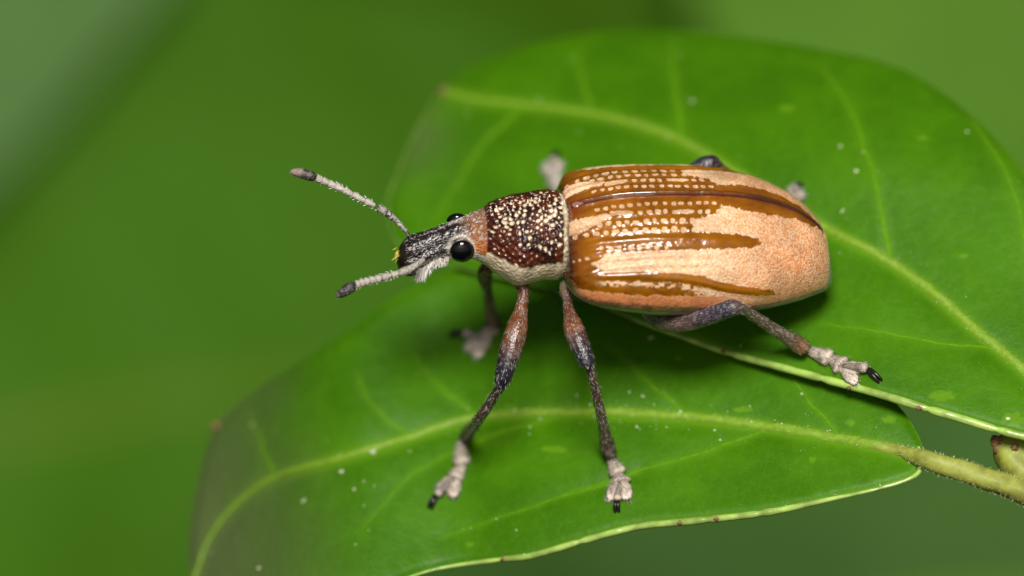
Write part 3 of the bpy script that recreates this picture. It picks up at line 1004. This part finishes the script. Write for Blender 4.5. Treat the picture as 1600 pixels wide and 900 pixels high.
# --- scale spots on the prothorax
rp = np.random.default_rng(9)
zi = np.arange(nH - 4, nH + nP)
zx, zp = XX[zi], PH[zi]
signed = np.where(phi > np.pi, phi - 2 * np.pi, phi)[None] + 0 * zx
za = signed * 62.0
pts = []
tries = rp.uniform([757, -195], [880, 195], (9000, 2))
cell = {}
for q in tries:
    ci = (int(q[0] // 7), int(q[1] // 7))
    ok = True
    for i in (-1, 0, 1):
        for j in (-1, 0, 1):
            for r in cell.get((ci[0] + i, ci[1] + j), ()):
                if (r[0] - q[0]) ** 2 + (r[1] - q[1]) ** 2 < 6.7 ** 2:
                    ok = False
    if ok:
        cell.setdefault(ci, []).append(q)
        pts.append(q)
pts = np.array(pts)
spot = np.zeros_like(zx)
rank = np.full(zx.shape, 1e9)
for q in pts:
    el, th_, sz = rp.uniform(1.0, 1.9), rp.normal(.35, .8), rp.choice([1.5, 2.0, 2.5, 3.1], p=[.25, .3, .3, .15])
    i0, i1 = np.searchsorted(zx[:, 0], [q[0] - 9, q[0] + 9])
    js = np.where(np.abs(za[0] - q[1]) < 9)[0]
    if i1 <= i0 or len(js) == 0:
        continue
    sl = np.ix_(np.arange(i0, i1), js)
    dx, dy = zx[sl] - q[0], za[sl] - q[1]
    c_, s_ = math.cos(th_), math.sin(th_)
    u_, v_ = (dx * c_ + dy * s_) / el, -dx * s_ + dy * c_
    d = np.hypot(u_, v_) / sz + .55 * (vnoise(zx[sl] / 1.9, za[sl] / 1.9, 77) - .5)
    thin = 1.0 if rp.random() < np.interp(abs(q[1]) / 62.0, [0, .5, .8, 1.1, 1.4], [.97, .92, .62, .4, .05]) else .0
    spot[sl] = np.maximum(spot[sl], sstep(1.12, .72, d) * thin)
    rank[sl] = np.minimum(rank[sl], np.hypot(dx, dy) / 5.0)
relB = np.zeros_like(XX)
relB[zi] = 3.6 * sstep(.3, 1.1, rank) * np.interp(zp, [0, 1.2, 1.55], [1, .8, .15]) - .5 * spot
relB[zi] += 2.2 * (fbm(zx / 16, za / 16, 71) - .5)
relB[zi] *= sstep(756, 764, zx)
spotF = np.zeros_like(XX)
spotF[zi] = spot
noiseB = fbm(XX / 6, ARCB / 6, 72)
noiseB2 = fbm(XX / 18, ARCB / 18, 73)
# --- head relief: long ridges on the snout, rugose skin
rid = np.cos(PH * 9.0) * sstep(745, 700, XX) * sstep(622, 640, XX)
relB += isH * (1.5 * rid + 2.6 * (fbm(XX / 3.6, ARCB / 2.8, 74) - .5))
relB += isA * 1.5 * (noiseB - .5)
Gb = Gb + nb * relB[..., None]
# --- colours
red_d, red_l = srgb(38, 18, 14), srgb(94, 42, 18)
cP = red_d + (red_l - red_d) * np.clip(.15 + .9 * sstep(.35, .7, noiseB2) + .5 * sstep(800, 756, XX) * sstep(.9, 1.2, PH), 0, 1)[..., None]
cP = cP * (1 - spotF[..., None]) + srgb(236, 216, 184) * spotF[..., None]
low_line = np.interp(XX, [755, 772, 800, 840, 880], [1.36, 1.40, 1.47, 1.54, 1.48])
creamP = sstep(-.05, .05, PH - low_line + .16 * (noiseB - .5))
collar = sstep(870.5, 873, XX + 2.5 * (noiseB - .5))
cr = srgb(226, 212, 180) * (.86 + .3 * noiseB[..., None])
kk = np.maximum(creamP, collar * .85)[..., None]
cP = cP * (1 - kk) + cr * kk
rimP = (sstep(764, 757, XX) * (1 - creamP))[..., None]
cP = cP * (1 - .8 * rimP) + srgb(70, 24, 26) * .8 * rimP
# head: black snout, pale scales between the ridges, brown behind the eyes, cream below
fleck = sstep(.53, .64, fbm(XX / 3.4 + 5, ARCB / 2.3, 81)) * sstep(.3, -.5, rid - .2 + .8 * sstep(700, 740, XX) * -1)
cHd = srgb(34, 26, 26) + 0 * XX[..., None]
brown = sstep(706, 740, XX + 8 * (noiseB2 - .5))[..., None]
cHd = cHd * (1 - brown) + srgb(150, 98, 60) * brown
oran = (sstep(726, 742, XX) * np.exp(-((PH - 1.30) / .34) ** 2))[..., None]
cHd = cHd * (1 - oran) + srgb(196, 112, 36) * oran
fl_ = (fleck * (1 - .75 * oran[..., 0]))[..., None]
cHd = cHd * (1 - .85 * fl_) + srgb(196, 188, 182) * .85 * fl_
belly = sstep(1.78, 1.95, PH + .2 * (noiseB - .5) + .22 * sstep(700, 750, XX))[..., None] * sstep(640, 665, XX)[..., None]
cHd = cHd * (1 - belly) + srgb(220, 214, 196) * belly
front_end = sstep(640, 626, XX)[..., None]
cHd = cHd * (1 - front_end) + srgb(36, 30, 22) * front_end
# white ring round each eye
# hind body: grey green scales over brown
cA = srgb(120, 104, 74) + (srgb(184, 188, 160) - srgb(120, 104, 74)) * sstep(.35, .65, noiseB2)[..., None]
tailk = sstep(1220, 1285, XX)[..., None]
cA = cA * (1 - tailk) + srgb(150, 172, 156) * tailk
colB = cP
colB = colB * (1 - isH[..., None]) + cHd * isH[..., None]
colB = colB * (1 - isA[..., None]) + cA * isA[..., None]

EYES = []
for sd in (1, -1):
    i = np.argmin(np.abs(xs - (718 if sd > 0 else 716)))
    ang = sd * math.radians(80 if sd > 0 else 74)
    p = Cb[i, 0] + Rl[i] * math.sin(ang) * LATp + Rv[i] * math.cos(ang) * DORp
    out = unit(math.sin(ang) * LATp + math.cos(ang) * DORp)
    EYES.append((p, out, sd))
    dE = np.linalg.norm(Gb - p, axis=2)
    ring = (np.exp(-((dE - 21) / 3.4) ** 2) * isH)[..., None] * .6
    colB = colB * (1 - ring) + srgb(232, 222, 205) * ring
rghB = .24 + .25 * np.maximum(spotF, np.maximum(creamP, isA)) * (1 - isH) + .1 * isH
sclB = np.clip(np.maximum(creamP * isP * .5, isA * .8) + .2 * belly[..., 0] * isH, 0, 1)
body = mk('body', Gb, grid_faces(len(xs), NR, True), M_BODY, weevil, {'col': colB, 'rgh': rghB, 'scl': sclB})

for (p, out, sd) in EYES:
    u_ = unit(np.cross(out, [0.3, 1, 0]))
    v_ = np.cross(out, u_)
    re_ = 19.5 if sd > 0 else 17.0
    V, F = blob(p + out * (6.5 if sd > 0 else 2.5), np.stack([re_ * u_, re_ * v_, 10.5 * out]), 26, 36)
    mk('eye', V, F, M_EYE, weevil)


def on_body(x, ang):
    """point and outward direction on the body's skin"""
    i = int(np.argmin(np.abs(xs - x)))
    j = int(round((ang % (2 * np.pi)) / (2 * np.pi) * NR)) % NR
    return Gb[i, j], nb[i, j]


# hair: white beard below the snout, golden bristles at the mouth, fine hairs on the head
bs, dr, ln = [], [], []
for _ in range(420):
    x = rng.uniform(650, 700)
    a = rng.uniform(1.75, 2.5)
    p, nn_ = on_body(x, a)
    bs.append(p)
    dr.append(unit(nn_ * .35 + np.array([-.25, .75, .25]) + rng.normal(0, .22, 3)))
    ln.append(rng.uniform(7, 13) + 12 * math.exp(-((x - 660) / 9) ** 2))
Vh, Fh = hair_mesh(np.array(bs), np.array(dr), np.array(ln), 1.5)
mk('beard_hairs', Vh, Fh, M_WHITE_HAIR, weevil, flip=False, smooth=False, kind='stuff')
bs, dr = [], []
for _ in range(26):
    p = np.array([621 + rng.uniform(-1, 4), 390 + rng.uniform(-5, 14), wb[0] + rng.uniform(-8, 20)])
    bs.append(p)
    dr.append(unit(np.array([-.8, .75, .1]) + rng.normal(0, .25, 3)))
Vh, Fh = hair_mesh(np.array(bs), np.array(dr), rng.uniform(7, 14, 26), 1.0)
mk('mouth_bristles', Vh, Fh, M_GOLD_HAIR, weevil, flip=False, smooth=False, kind='stuff')
bs, dr = [], []
for _ in range(500):
    x = rng.uniform(632, 753)
    a = rng.uniform(-1.9, 1.9)
    p, nn_ = on_body(x, a)
    if min(np.linalg.norm(p - e[0]) for e in EYES) < 20:
        continue
    bs.append(p)
    dr.append(unit(nn_ * .28 + np.array([-1.0, .15, 0]) + rng.normal(0, .25, 3)))
Vh, Fh = hair_mesh(np.array(bs), np.array(dr), rng.uniform(2.5, 5.0, len(bs)), 1.05)
mk('head_hairs', Vh, Fh, M_GREY_HAIR, weevil, flip=False, smooth=False, kind='stuff')


def limb_hairs(name, G, n, ln, wd, mat, parent, lean=.8, i0=0.03, i1=.97):
    nu, nv = G.shape[:2]
    i = (rng.uniform(i0, i1, n) * (nu - 1)).astype(int)
    j = rng.integers(0, nv, n)
    c = G.mean(1)
    T = unit(np.gradient(c, axis=0))
    out = unit(G[i, j] - c[i])
    d = unit(out * (1 - lean) + T[i] * lean + rng.normal(0, .13, (n, 3)))
    V_, F_ = hair_mesh(G[i, j] + out * .1, d, rng.uniform(.6, 1.2, n) * ln, wd, side=unit(np.cross(d, out)))
    return mk(name, V_, F_, mat, parent, flip=False, smooth=False, kind='stuff')


# ------------------------------------------------------------------ antennae
BLK, GREY = srgb(26, 22, 22), srgb(184, 178, 168)


def flat_cols(n, c, amp=.25, seed=1):
    r_ = np.random.default_rng(seed)
    return np.clip(np.asarray(c)[None] * r_.uniform(1 - amp, 1 + amp, (n, 1)), 0, 1)


def antenna(scape, scape_r, scape_col, joints, joint_r, club, club_r, club_cols, seed):
    """the first long segment carries the short ones and the club"""
    G, t, ph = tube(scape, scape_r, 40, 18, fn=lambda a, b: 1 + .06 * np.sin(a * 50 + b * 3))
    n = G.shape[0] * G.shape[1]
    streak = sstep(.45, .6, fbm(np.repeat(t * 26, 18), np.tile(ph * 2.2, 40), seed))[:, None]
    c = np.asarray(scape_col) * (1 - streak) + GREY * .85 * streak
    an = mk('antenna', G, grid_faces(40, 18, True), M_LEG, weevil, {'col': c, 'rgh': np.full(n, .45), 'scl': np.zeros(n)})
    limb_hairs('scape_hairs', G, 160, 5, 1.0, M_WHITE_HAIR, an, .85)
    jp = spline(joints, 200)
    d = np.r_[0, np.cumsum(np.linalg.norm(np.diff(jp, axis=0), axis=1))]
    d /= d[-1]
    ks = np.array([0, .18, .40, .54, .67, .79, .90, 1.0])
    at = lambda q: np.array([np.interp(q, d, jp[:, i]) for i in range(3)])
    for a, b in zip(ks[:-1], ks[1:]):
        pa, pb = at(max(a - .012, 0)), at(min(b + .006, 1))
        r = joint_r * (.92 + .25 * a)
        Gj, tj, pj = tube(np.stack([pa, pa * .7 + pb * .3, pa * .3 + pb * .7, pb]), [[0, r * .05], [.03, r * .5], [.10, r * .66], [.6, r * .98], [.9, r * 1.1], [.97, r * .9], [1, r * .05]], 18, 16, round_ends=False)
        n = Gj.shape[0] * Gj.shape[1]
        dkj = np.repeat(sstep(.14, .02, tj) + .6 * sstep(.93, 1, tj), 16)[:, None] * .8
        c = flat_cols(n, GREY, .22, seed) * (1 - dkj) + srgb(70, 62, 58) * dkj
        sg = mk('antennal_segment', Gj, grid_faces(18, 16, True), M_LEG, an, {'col': c, 'rgh': np.full(n, .5), 'scl': np.full(n, .3)})
    # pale hairs standing off the short segments
    m_ = 120
    q = rng.uniform(0.02, 1, m_)
    base = np.stack([at(v) for v in q])
    ax_ = unit(jp[-1] - jp[0])
    o_ = unit(np.cross(ax_, rng.normal(size=(m_, 3))))
    Vh, Fh = hair_mesh(base + o_ * joint_r * .8, o_ * .75 + ax_ * .8, rng.uniform(3, 7, m_), 1.0)
    mk('segment_hairs', Vh, Fh, M_WHITE_HAIR, an, flip=False, smooth=False, kind='stuff')
    Gc, tc, pc_ = tube(club, club_r, 36, 20, fn=lambda a, b: 1 - .05 * np.exp(-((a - .30) / .02) ** 2) - .05 * np.exp(-((a - .58) / .02) ** 2))
    n = Gc.shape[0] * Gc.shape[1]
    tt_ = np.repeat(tc, 20)
    c = np.stack([np.interp(tt_, [q[0] for q in club_cols], [q[1][i] for q in club_cols]) for i in range(3)], -1)
    ck = mk('antennal_club', Gc, grid_faces(36, 20, True), M_LEG, an, {'col': c, 'rgh': np.full(n, .5), 'scl': np.full(n, .2)})
    limb_hairs('club_hairs', Gc, 70, 3.5, .8, M_GREY_HAIR, an, .9)
    return an


wr = wb[0]
antenna([(641, 371, wr + 18), (634, 361, wr + 22), (620, 346, wr + 25), (604, 333, wr + 27), (589, 323, wr + 28)], [[0, 2.6], [.3, 3.6], [.7, 5.6], [.92, 6.6], [1, 5.6]], srgb(60, 50, 48),
        [(587, 322, wr + 28), (570, 314, wr + 28), (545, 301, wr + 28), (520, 289, wr + 28), (494, 278, wr + 28)], 5.4,
        [(494, 278, wr + 28), (482, 274, wr + 28), (468, 270, wr + 28), (453, 268, wr + 28)], [[0, 6.5], [.3, 8.2], [.55, 8.2], [.8, 6.4], [1, 2.6]],
        [(0, BLK), (.26, BLK), (.29, srgb(120, 110, 104)), (.32, BLK * 1.2), (.50, srgb(60, 52, 50)), (.6, srgb(128, 112, 104)), (1, srgb(160, 140, 128))], 91)
antenna([(664, 404, wr + 46), (654, 412, wr + 54), (643, 419, wr + 58), (630, 425, wr + 60), (622, 427, wr + 62)], [[0, 3.2], [.4, 5.0], [.8, 6.6], [1, 5.6]], srgb(150, 138, 124),
        [(624, 427, wr + 62), (608, 431, wr + 66), (590, 436, wr + 70), (573, 440, wr + 73), (557, 445, wr + 76)], 5.8,
        [(558, 445, wr + 76), (548, 450, wr + 77), (537, 457, wr + 78), (527, 464, wr + 79)], [[0, 6.8], [.35, 9.0], [.7, 7.6], [1, 3.0]],
        [(0, BLK), (.8, BLK), (1, srgb(90, 80, 76))], 92)


# ------------------------------------------------------------------ legs
def leg(limb, radii, cols, foot, width, wf, seed, hair=800, knee=.59):
    """coxa, femur and tibia in one skin; the foot's segments and claws hang on it"""
    nu, nv = 130, 26
    # the profile is given with the knee at `knee`; slide it to where the knee really is
    d_ = np.linalg.norm(np.diff(np.asarray(limb, float), axis=0), axis=1)
    tk = d_[:6].sum() / d_.sum()
    warp = lambda q: np.interp(q, [0, knee, 1], [0, tk, 1])
    radii = [(float(warp(a)), b * .94) for a, b in radii]
    cols = [(float(warp(a)), b) for a, b in cols]
    G, t, ph = tube(limb, np.asarray(radii, float), nu, nv,
                    fn=lambda a, b: 1 + .10 * (fbm(a * 60 + seed, b * 2.5, seed) - .5) + .05 * np.cos(b * 8) * sstep(.5, .62, a))
    n = nu * nv
    tt_ = np.repeat(t, nv)
    c = np.stack([np.interp(tt_, [q[0] for q in cols], [q[1][i] for q in cols]) for i in range(3)], -1)
    mot = fbm(tt_ * 34, np.tile(ph, nu) * 2.2, seed + 3)[:, None]
    c = c * (.62 + .8 * mot)
    sc_ = sstep(.56, .66, fbm(tt_ * 70, np.tile(ph, nu) * 4.5, seed + 5))[:, None] * .28
    c = c * (1 - sc_) + srgb(170, 164, 160) * sc_
    lg = mk('leg', G, grid_faces(nu, nv, True), M_LEG, weevil, {'col': c, 'rgh': np.full(n, .22), 'scl': np.zeros(n)})
    limb_hairs('leg_hairs', G, int(hair * .9), 6.5, .8, M_GREY_HAIR, lg, .84)
    i_end = G[int(nu * .86):]
    limb_hairs('tibia_bristles', i_end, hair // 4, 6.5, 1.1, M_DARK_HAIR, lg, .7)
    # foot
    f = np.asarray(foot, float)
    nrm = []
    for p in f:
        gx = float(wf(np.array(p[0] + 4), np.array(p[1])) - wf(np.array(p[0] - 4), np.array(p[1]))) / 8
        gy = float(wf(np.array(p[0]), np.array(p[1] + 4)) - wf(np.array(p[0]), np.array(p[1] - 4))) / 8
        nrm.append(unit(np.array([-gx, -gy, 1.0])))
    nrm = np.array(nrm)
    skin = srgb(182, 172, 156)

    def seg(pa, pb, nr, r0, r1, flat, col, name='tarsal_segment', dark0=True, nu_=34):
        Gs_, ts_, ps_ = tube(np.stack([pa, pa * .66 + pb * .34, pa * .33 + pb * .67, pb]), [[0, r0 * .1], [.04, r0 * .8], [.12, r0], [.5, r0 * .45 + r1 * .55], [.84, r1], [.93, r1 * .93], [.98, r1 * .62], [1, r1 * .08]], nu_, 20, flat=(nr, flat), round_ends=False,
                             fn=lambda a, b: 1 + .08 * (fbm(a * 14 + seed, b * 3, seed + 9) - .5))
        m_ = nu_ * 20
        q_ = np.repeat(ts_, 20)
        st_ = sstep(.5, .68, fbm(q_ * 7, np.tile(ps_, nu_) * 3.2, seed + 11))[:, None] * .7
        cc_ = np.asarray(col)[None] * (1 - st_) + srgb(92, 80, 72) * st_
        if dark0:
            dk_ = np.exp(-(q_ / .10) ** 2)[:, None] * .85
            cc_ = cc_ * (1 - dk_) + srgb(30, 24, 24) * dk_
        pal = sstep(.70, .92, q_)[:, None] * (.6 if dark0 else .95)
        cc_ = cc_ * (1 - pal) + srgb(240, 224, 208) * pal
        ob = mk(name, Gs_, grid_faces(nu_, 20, True), M_LEG, lg, {'col': cc_, 'rgh': np.full(m_, .55), 'scl': np.full(m_, .25)})
        return ob, Gs_
    w1, w2, w3, w4 = np.array(width) * np.array([1.12, 1.15, 1.2, 1.1])
    lift = 5.0
    p0, p1, p2, p3, p4, p5 = f
    s1, g1 = seg(p0 + nrm[0] * 6 - unit(p1 - p0) * 9, p1 + nrm[1] * lift, nrm[0], w1 * .5, w1, .62, skin)
    s2, g2 = seg(p1 + nrm[1] * lift - (p2 - p1) * .12, p2 + nrm[2] * lift, nrm[1], w1 * .5, w2, .58, skin)
    # third segment: two lobes with a pale fringe
    dirv = unit(p3 - p2)
    sdv = unit(np.cross(dirv, nrm[2]))
    gl = []
    for sg in (-1, 1):
        ld = unit(dirv + sdv * sg * .42)
        lw = unit(np.cross(ld, nrm[2]))
        lc = p2 * .42 + p3 * .58 + nrm[2] * (lift - 1.5) + sdv * sg * w3 * .36
        La = np.linalg.norm(p3 - p2) * .62 + w3 * .2
        nu_, nv_ = 26, 24
        Vl, Fl = blob(lc, np.stack([lw * w3 * .55, nrm[2] * w3 * .27, ld * La]), nu_, nv_, fn=lambda d: 1 + .10 * np.sin(d[..., 0] * 9 + seed) * np.sin(d[..., 2] * 7) + .12 * (d[..., 2] > 0) * d[..., 2] * np.abs(d[..., 0]))
        td = ((Vl - lc) @ ld) / La
        st_ = sstep(.42, .62, fbm(Vl[:, 0] / 2.6, Vl[:, 1] / 3.4, seed + 21))[:, None] * .6
        cl_ = srgb(206, 194, 178)[None] * (1 - st_) + srgb(120, 106, 96) * st_
        pl_ = sstep(.35, .8, td)[:, None] * .95
        cl_ = cl_ * (1 - pl_) + srgb(246, 228, 212) * pl_
        mk('tarsal_lobe', Vl, Fl, M_LEG, lg, {'col': cl_, 'rgh': np.full(len(Vl), .6), 'scl': np.full(len(Vl), .2)})
        gg = Vl.reshape(nu_, nv_, 3)[::-1]
        gl.append(gg)
    # claw segment, arching over
    top_ = p3 + nrm[3] * (lift + 6)
    s4, g4 = seg(p2 + nrm[2] * (lift + 3), p4 + nrm[4] * (lift + 4), nrm[3], w4 * .55, w4, .85, srgb(140, 128, 120), 'claw_segment')
    for sg in (-1, 1):
        sv = unit(np.cross(unit(p5 - p4), nrm[4])) * sg
        pts_ = np.stack([p4 + nrm[4] * (lift + 4) + sv * 1.0, p4 * .45 + p5 * .55 + nrm[4] * (lift + 4.5) + sv * 2.2, p5 + nrm[5] * (lift - 1.5) + sv * 3.2, p5 + nrm[5] * .3 + sv * 2.8 - unit(p5 - p4) * 4.5])
        Gk, _, _ = tube(pts_, [[0, 3.6], [.4, 3.4], [.8, 1.9], [1, .8]], 20, 12)
        mk('claw', Gk, grid_faces(20, 12, True), M_CLAW, lg)
    for gg, nn in ((g1, 150), (g2, 120), (gl[0], 120), (gl[1], 120)):
        limb_hairs('foot_hairs', gg, nn, 7.5, 1.15, M_WHITE_HAIR, lg, .62)
        limb_hairs('dark_foot_hairs', gg, nn // 2, 6.5, 1.2, M_DARK_HAIR, lg, .8)
    limb_hairs('claw_hairs', g4, 70, 5.0, .9, M_GREY_HAIR, lg, .7)
    return lg


def on_leaf(pts, wf):
    return [tuple(seen((x, y, float(wf(np.array(float(x)), np.array(float(y)))) + 1.0))) for x, y in pts]


RB, RB2, DKB, TIB, TIB2 = srgb(124, 74, 40), srgb(98, 56, 34), srgb(44, 42, 50), srgb(82, 58, 46), srgb(84, 66, 58)
# near front leg
ft = on_leaf([(721, 697), (724, 729), (711, 750), (700, 768), (682, 778), (672, 795)], w_lower)
leg([(806, 425, -62), (813, 440, -40), (818, 455, -32), (815, 480, -22), (806, 520, -8), (793, 565, 0), (783, 600, -6), (768, 627, -38), (745, 660, -92), (728, 684, ft[0][2] + 22), (722, 696, ft[0][2] + 9)],
    [(0, 10), (.06, 13), (.10, 12), (.15, 9), (.22, 11), (.33, 18.5), (.42, 19.5), (.52, 16), (.58, 14), (.615, 9), (.70, 8.6), (.88, 9.6), (.96, 12), (1, 9.5)],
    [(0, srgb(170, 160, 138)), (.07, srgb(110, 90, 72)), (.12, RB2), (.34, RB), (.44, srgb(88, 60, 52)), (.50, DKB), (.59, srgb(36, 34, 48)), (.63, TIB), (1, srgb(96, 78, 66))],
    ft, (12.5, 12, 17, 6.5), w_lower, 101, knee=.60)
# near middle leg
fm = on_leaf([(957, 722), (968, 744), (970, 757), (968, 776), (966, 786), (965, 800)], w_lower)
leg([(884, 440, -52), (886, 452, -34), (887, 466, -24), (889, 484, -14), (896, 512, 2), (907, 542, 16), (919, 570, 20), (926, 592, 4), (938, 640, -42), (949, 690, fm[0][2] + 24), (957, 719, fm[0][2] + 9)],
    [(0, 8), (.05, 12), (.09, 12), (.13, 8.0), (.2, 10.5), (.29, 17.5), (.36, 18), (.43, 15), (.475, 14), (.505, 8), (.62, 7.8), (.85, 9.2), (.95, 12), (1, 9)],
    [(0, srgb(170, 160, 140)), (.10, srgb(110, 84, 62)), (.2, RB2), (.30, RB), (.36, srgb(80, 58, 52)), (.42, DKB), (.49, srgb(40, 38, 50)), (.53, TIB), (1, srgb(96, 78, 66))],
    fm, (12, 15, 18, 6), w_lower, 102, knee=.49)
# near hind leg
fh = on_leaf([(1270, 552), (1300, 563), (1318, 575), (1341, 586), (1358, 580), (1376, 597)], w_upper)
leg([(1008, 488, -78), (1024, 501, -52), (1040, 504, -32), (1072, 501, -6), (1106, 492, 16), (1135, 483, 28), (1152, 480, 28), (1168, 487, 4), (1200, 508, -34), (1240, 532, fh[0][2] + 24), (1266, 549, fh[0][2] + 9)],
    [(0, 7), (.05, 9), (.12, 12), (.25, 18.5), (.34, 18), (.44, 15.5), (.5, 14), (.535, 9), (.65, 9), (.85, 10.5), (.95, 14), (1, 10.5)],
    [(0, srgb(150, 160, 140)), (.10, srgb(120, 120, 104)), (.25, srgb(96, 70, 62)), (.36, srgb(70, 60, 66)), (.48, srgb(46, 44, 60)), (.52, srgb(92, 74, 64)), (.9, srgb(100, 82, 66)), (.97, srgb(160, 110, 60)), (1, srgb(150, 110, 70))],
    fh, (13, 14, 16, 7.5), w_upper, 103, knee=.515)
# far front leg
ff = on_leaf([(770, 512), (768, 524), (756, 534), (742, 548), (728, 524), (704, 524)], w_lower)
leg([(768, 405, -120), (764, 415, -128), (760, 420, -136), (757, 424, -150), (756, 430, -165), (758, 440, -190), (760, 450, -205), (762, 462, ff[0][2] + 80), (765, 485, ff[0][2] + 48), (768, 500, ff[0][2] + 24), (770, 512, ff[0][2] + 9)],
    [(0, 8), (.1, 12), (.3, 13), (.45, 10), (.52, 8), (.8, 9), (.95, 12), (1, 9)],
    [(0, RB2), (.5, DKB), (.6, TIB), (1, srgb(120, 90, 70))], ff, (13, 13, 17, 6.5), w_lower, 104, 300, knee=.5)
# far middle leg
fm2 = on_leaf([(872, 300), (868, 284), (866, 274), (864, 262), (866, 252), (872, 240)], w_upper)
leg([(900, 380, -180), (896, 370, -195), (890, 360, -205), (884, 350, -220), (880, 340, -240), (876, 330, -270), (874, 322, -300), (873, 316, fm2[0][2] + 70), (873, 311, fm2[0][2] + 45), (872, 306, fm2[0][2] + 24), (872, 300, fm2[0][2] + 9)],
    [(0, 8), (.1, 12), (.3, 14), (.45, 12), (.52, 8), (.8, 8), (.95, 11), (1, 9)],
    [(0, RB2), (.5, DKB), (.6, TIB), (1, srgb(120, 100, 84))], fm2, (12, 12, 15, 6), w_upper, 105, 300, knee=.5)
# far hind leg
fh2 = on_leaf([(1226, 318), (1234, 312), (1240, 308), (1246, 302), (1248, 296), (1252, 290)], w_upper)
leg([(1040, 330, -210), (1046, 318, -196), (1056, 305, -180), (1074, 284, -160), (1094, 266, -148), (1112, 254, -142), (1122, 252, -142), (1134, 262, -158), (1164, 282, fh2[0][2] + 60), (1196, 302, fh2[0][2] + 30), (1222, 317, fh2[0][2] + 9)],
    [(0, 8), (.06, 12), (.2, 17), (.32, 18), (.44, 18), (.5, 16), (.55, 9), (.8, 9), (.95, 12), (1, 9)],
    [(0, srgb(96, 70, 62)), (.4, srgb(52, 50, 62)), (.5, srgb(40, 40, 54)), (.56, TIB), (1, srgb(120, 100, 84))], fh2, (12, 12, 15, 6.5), w_upper, 106, 300, knee=.53)
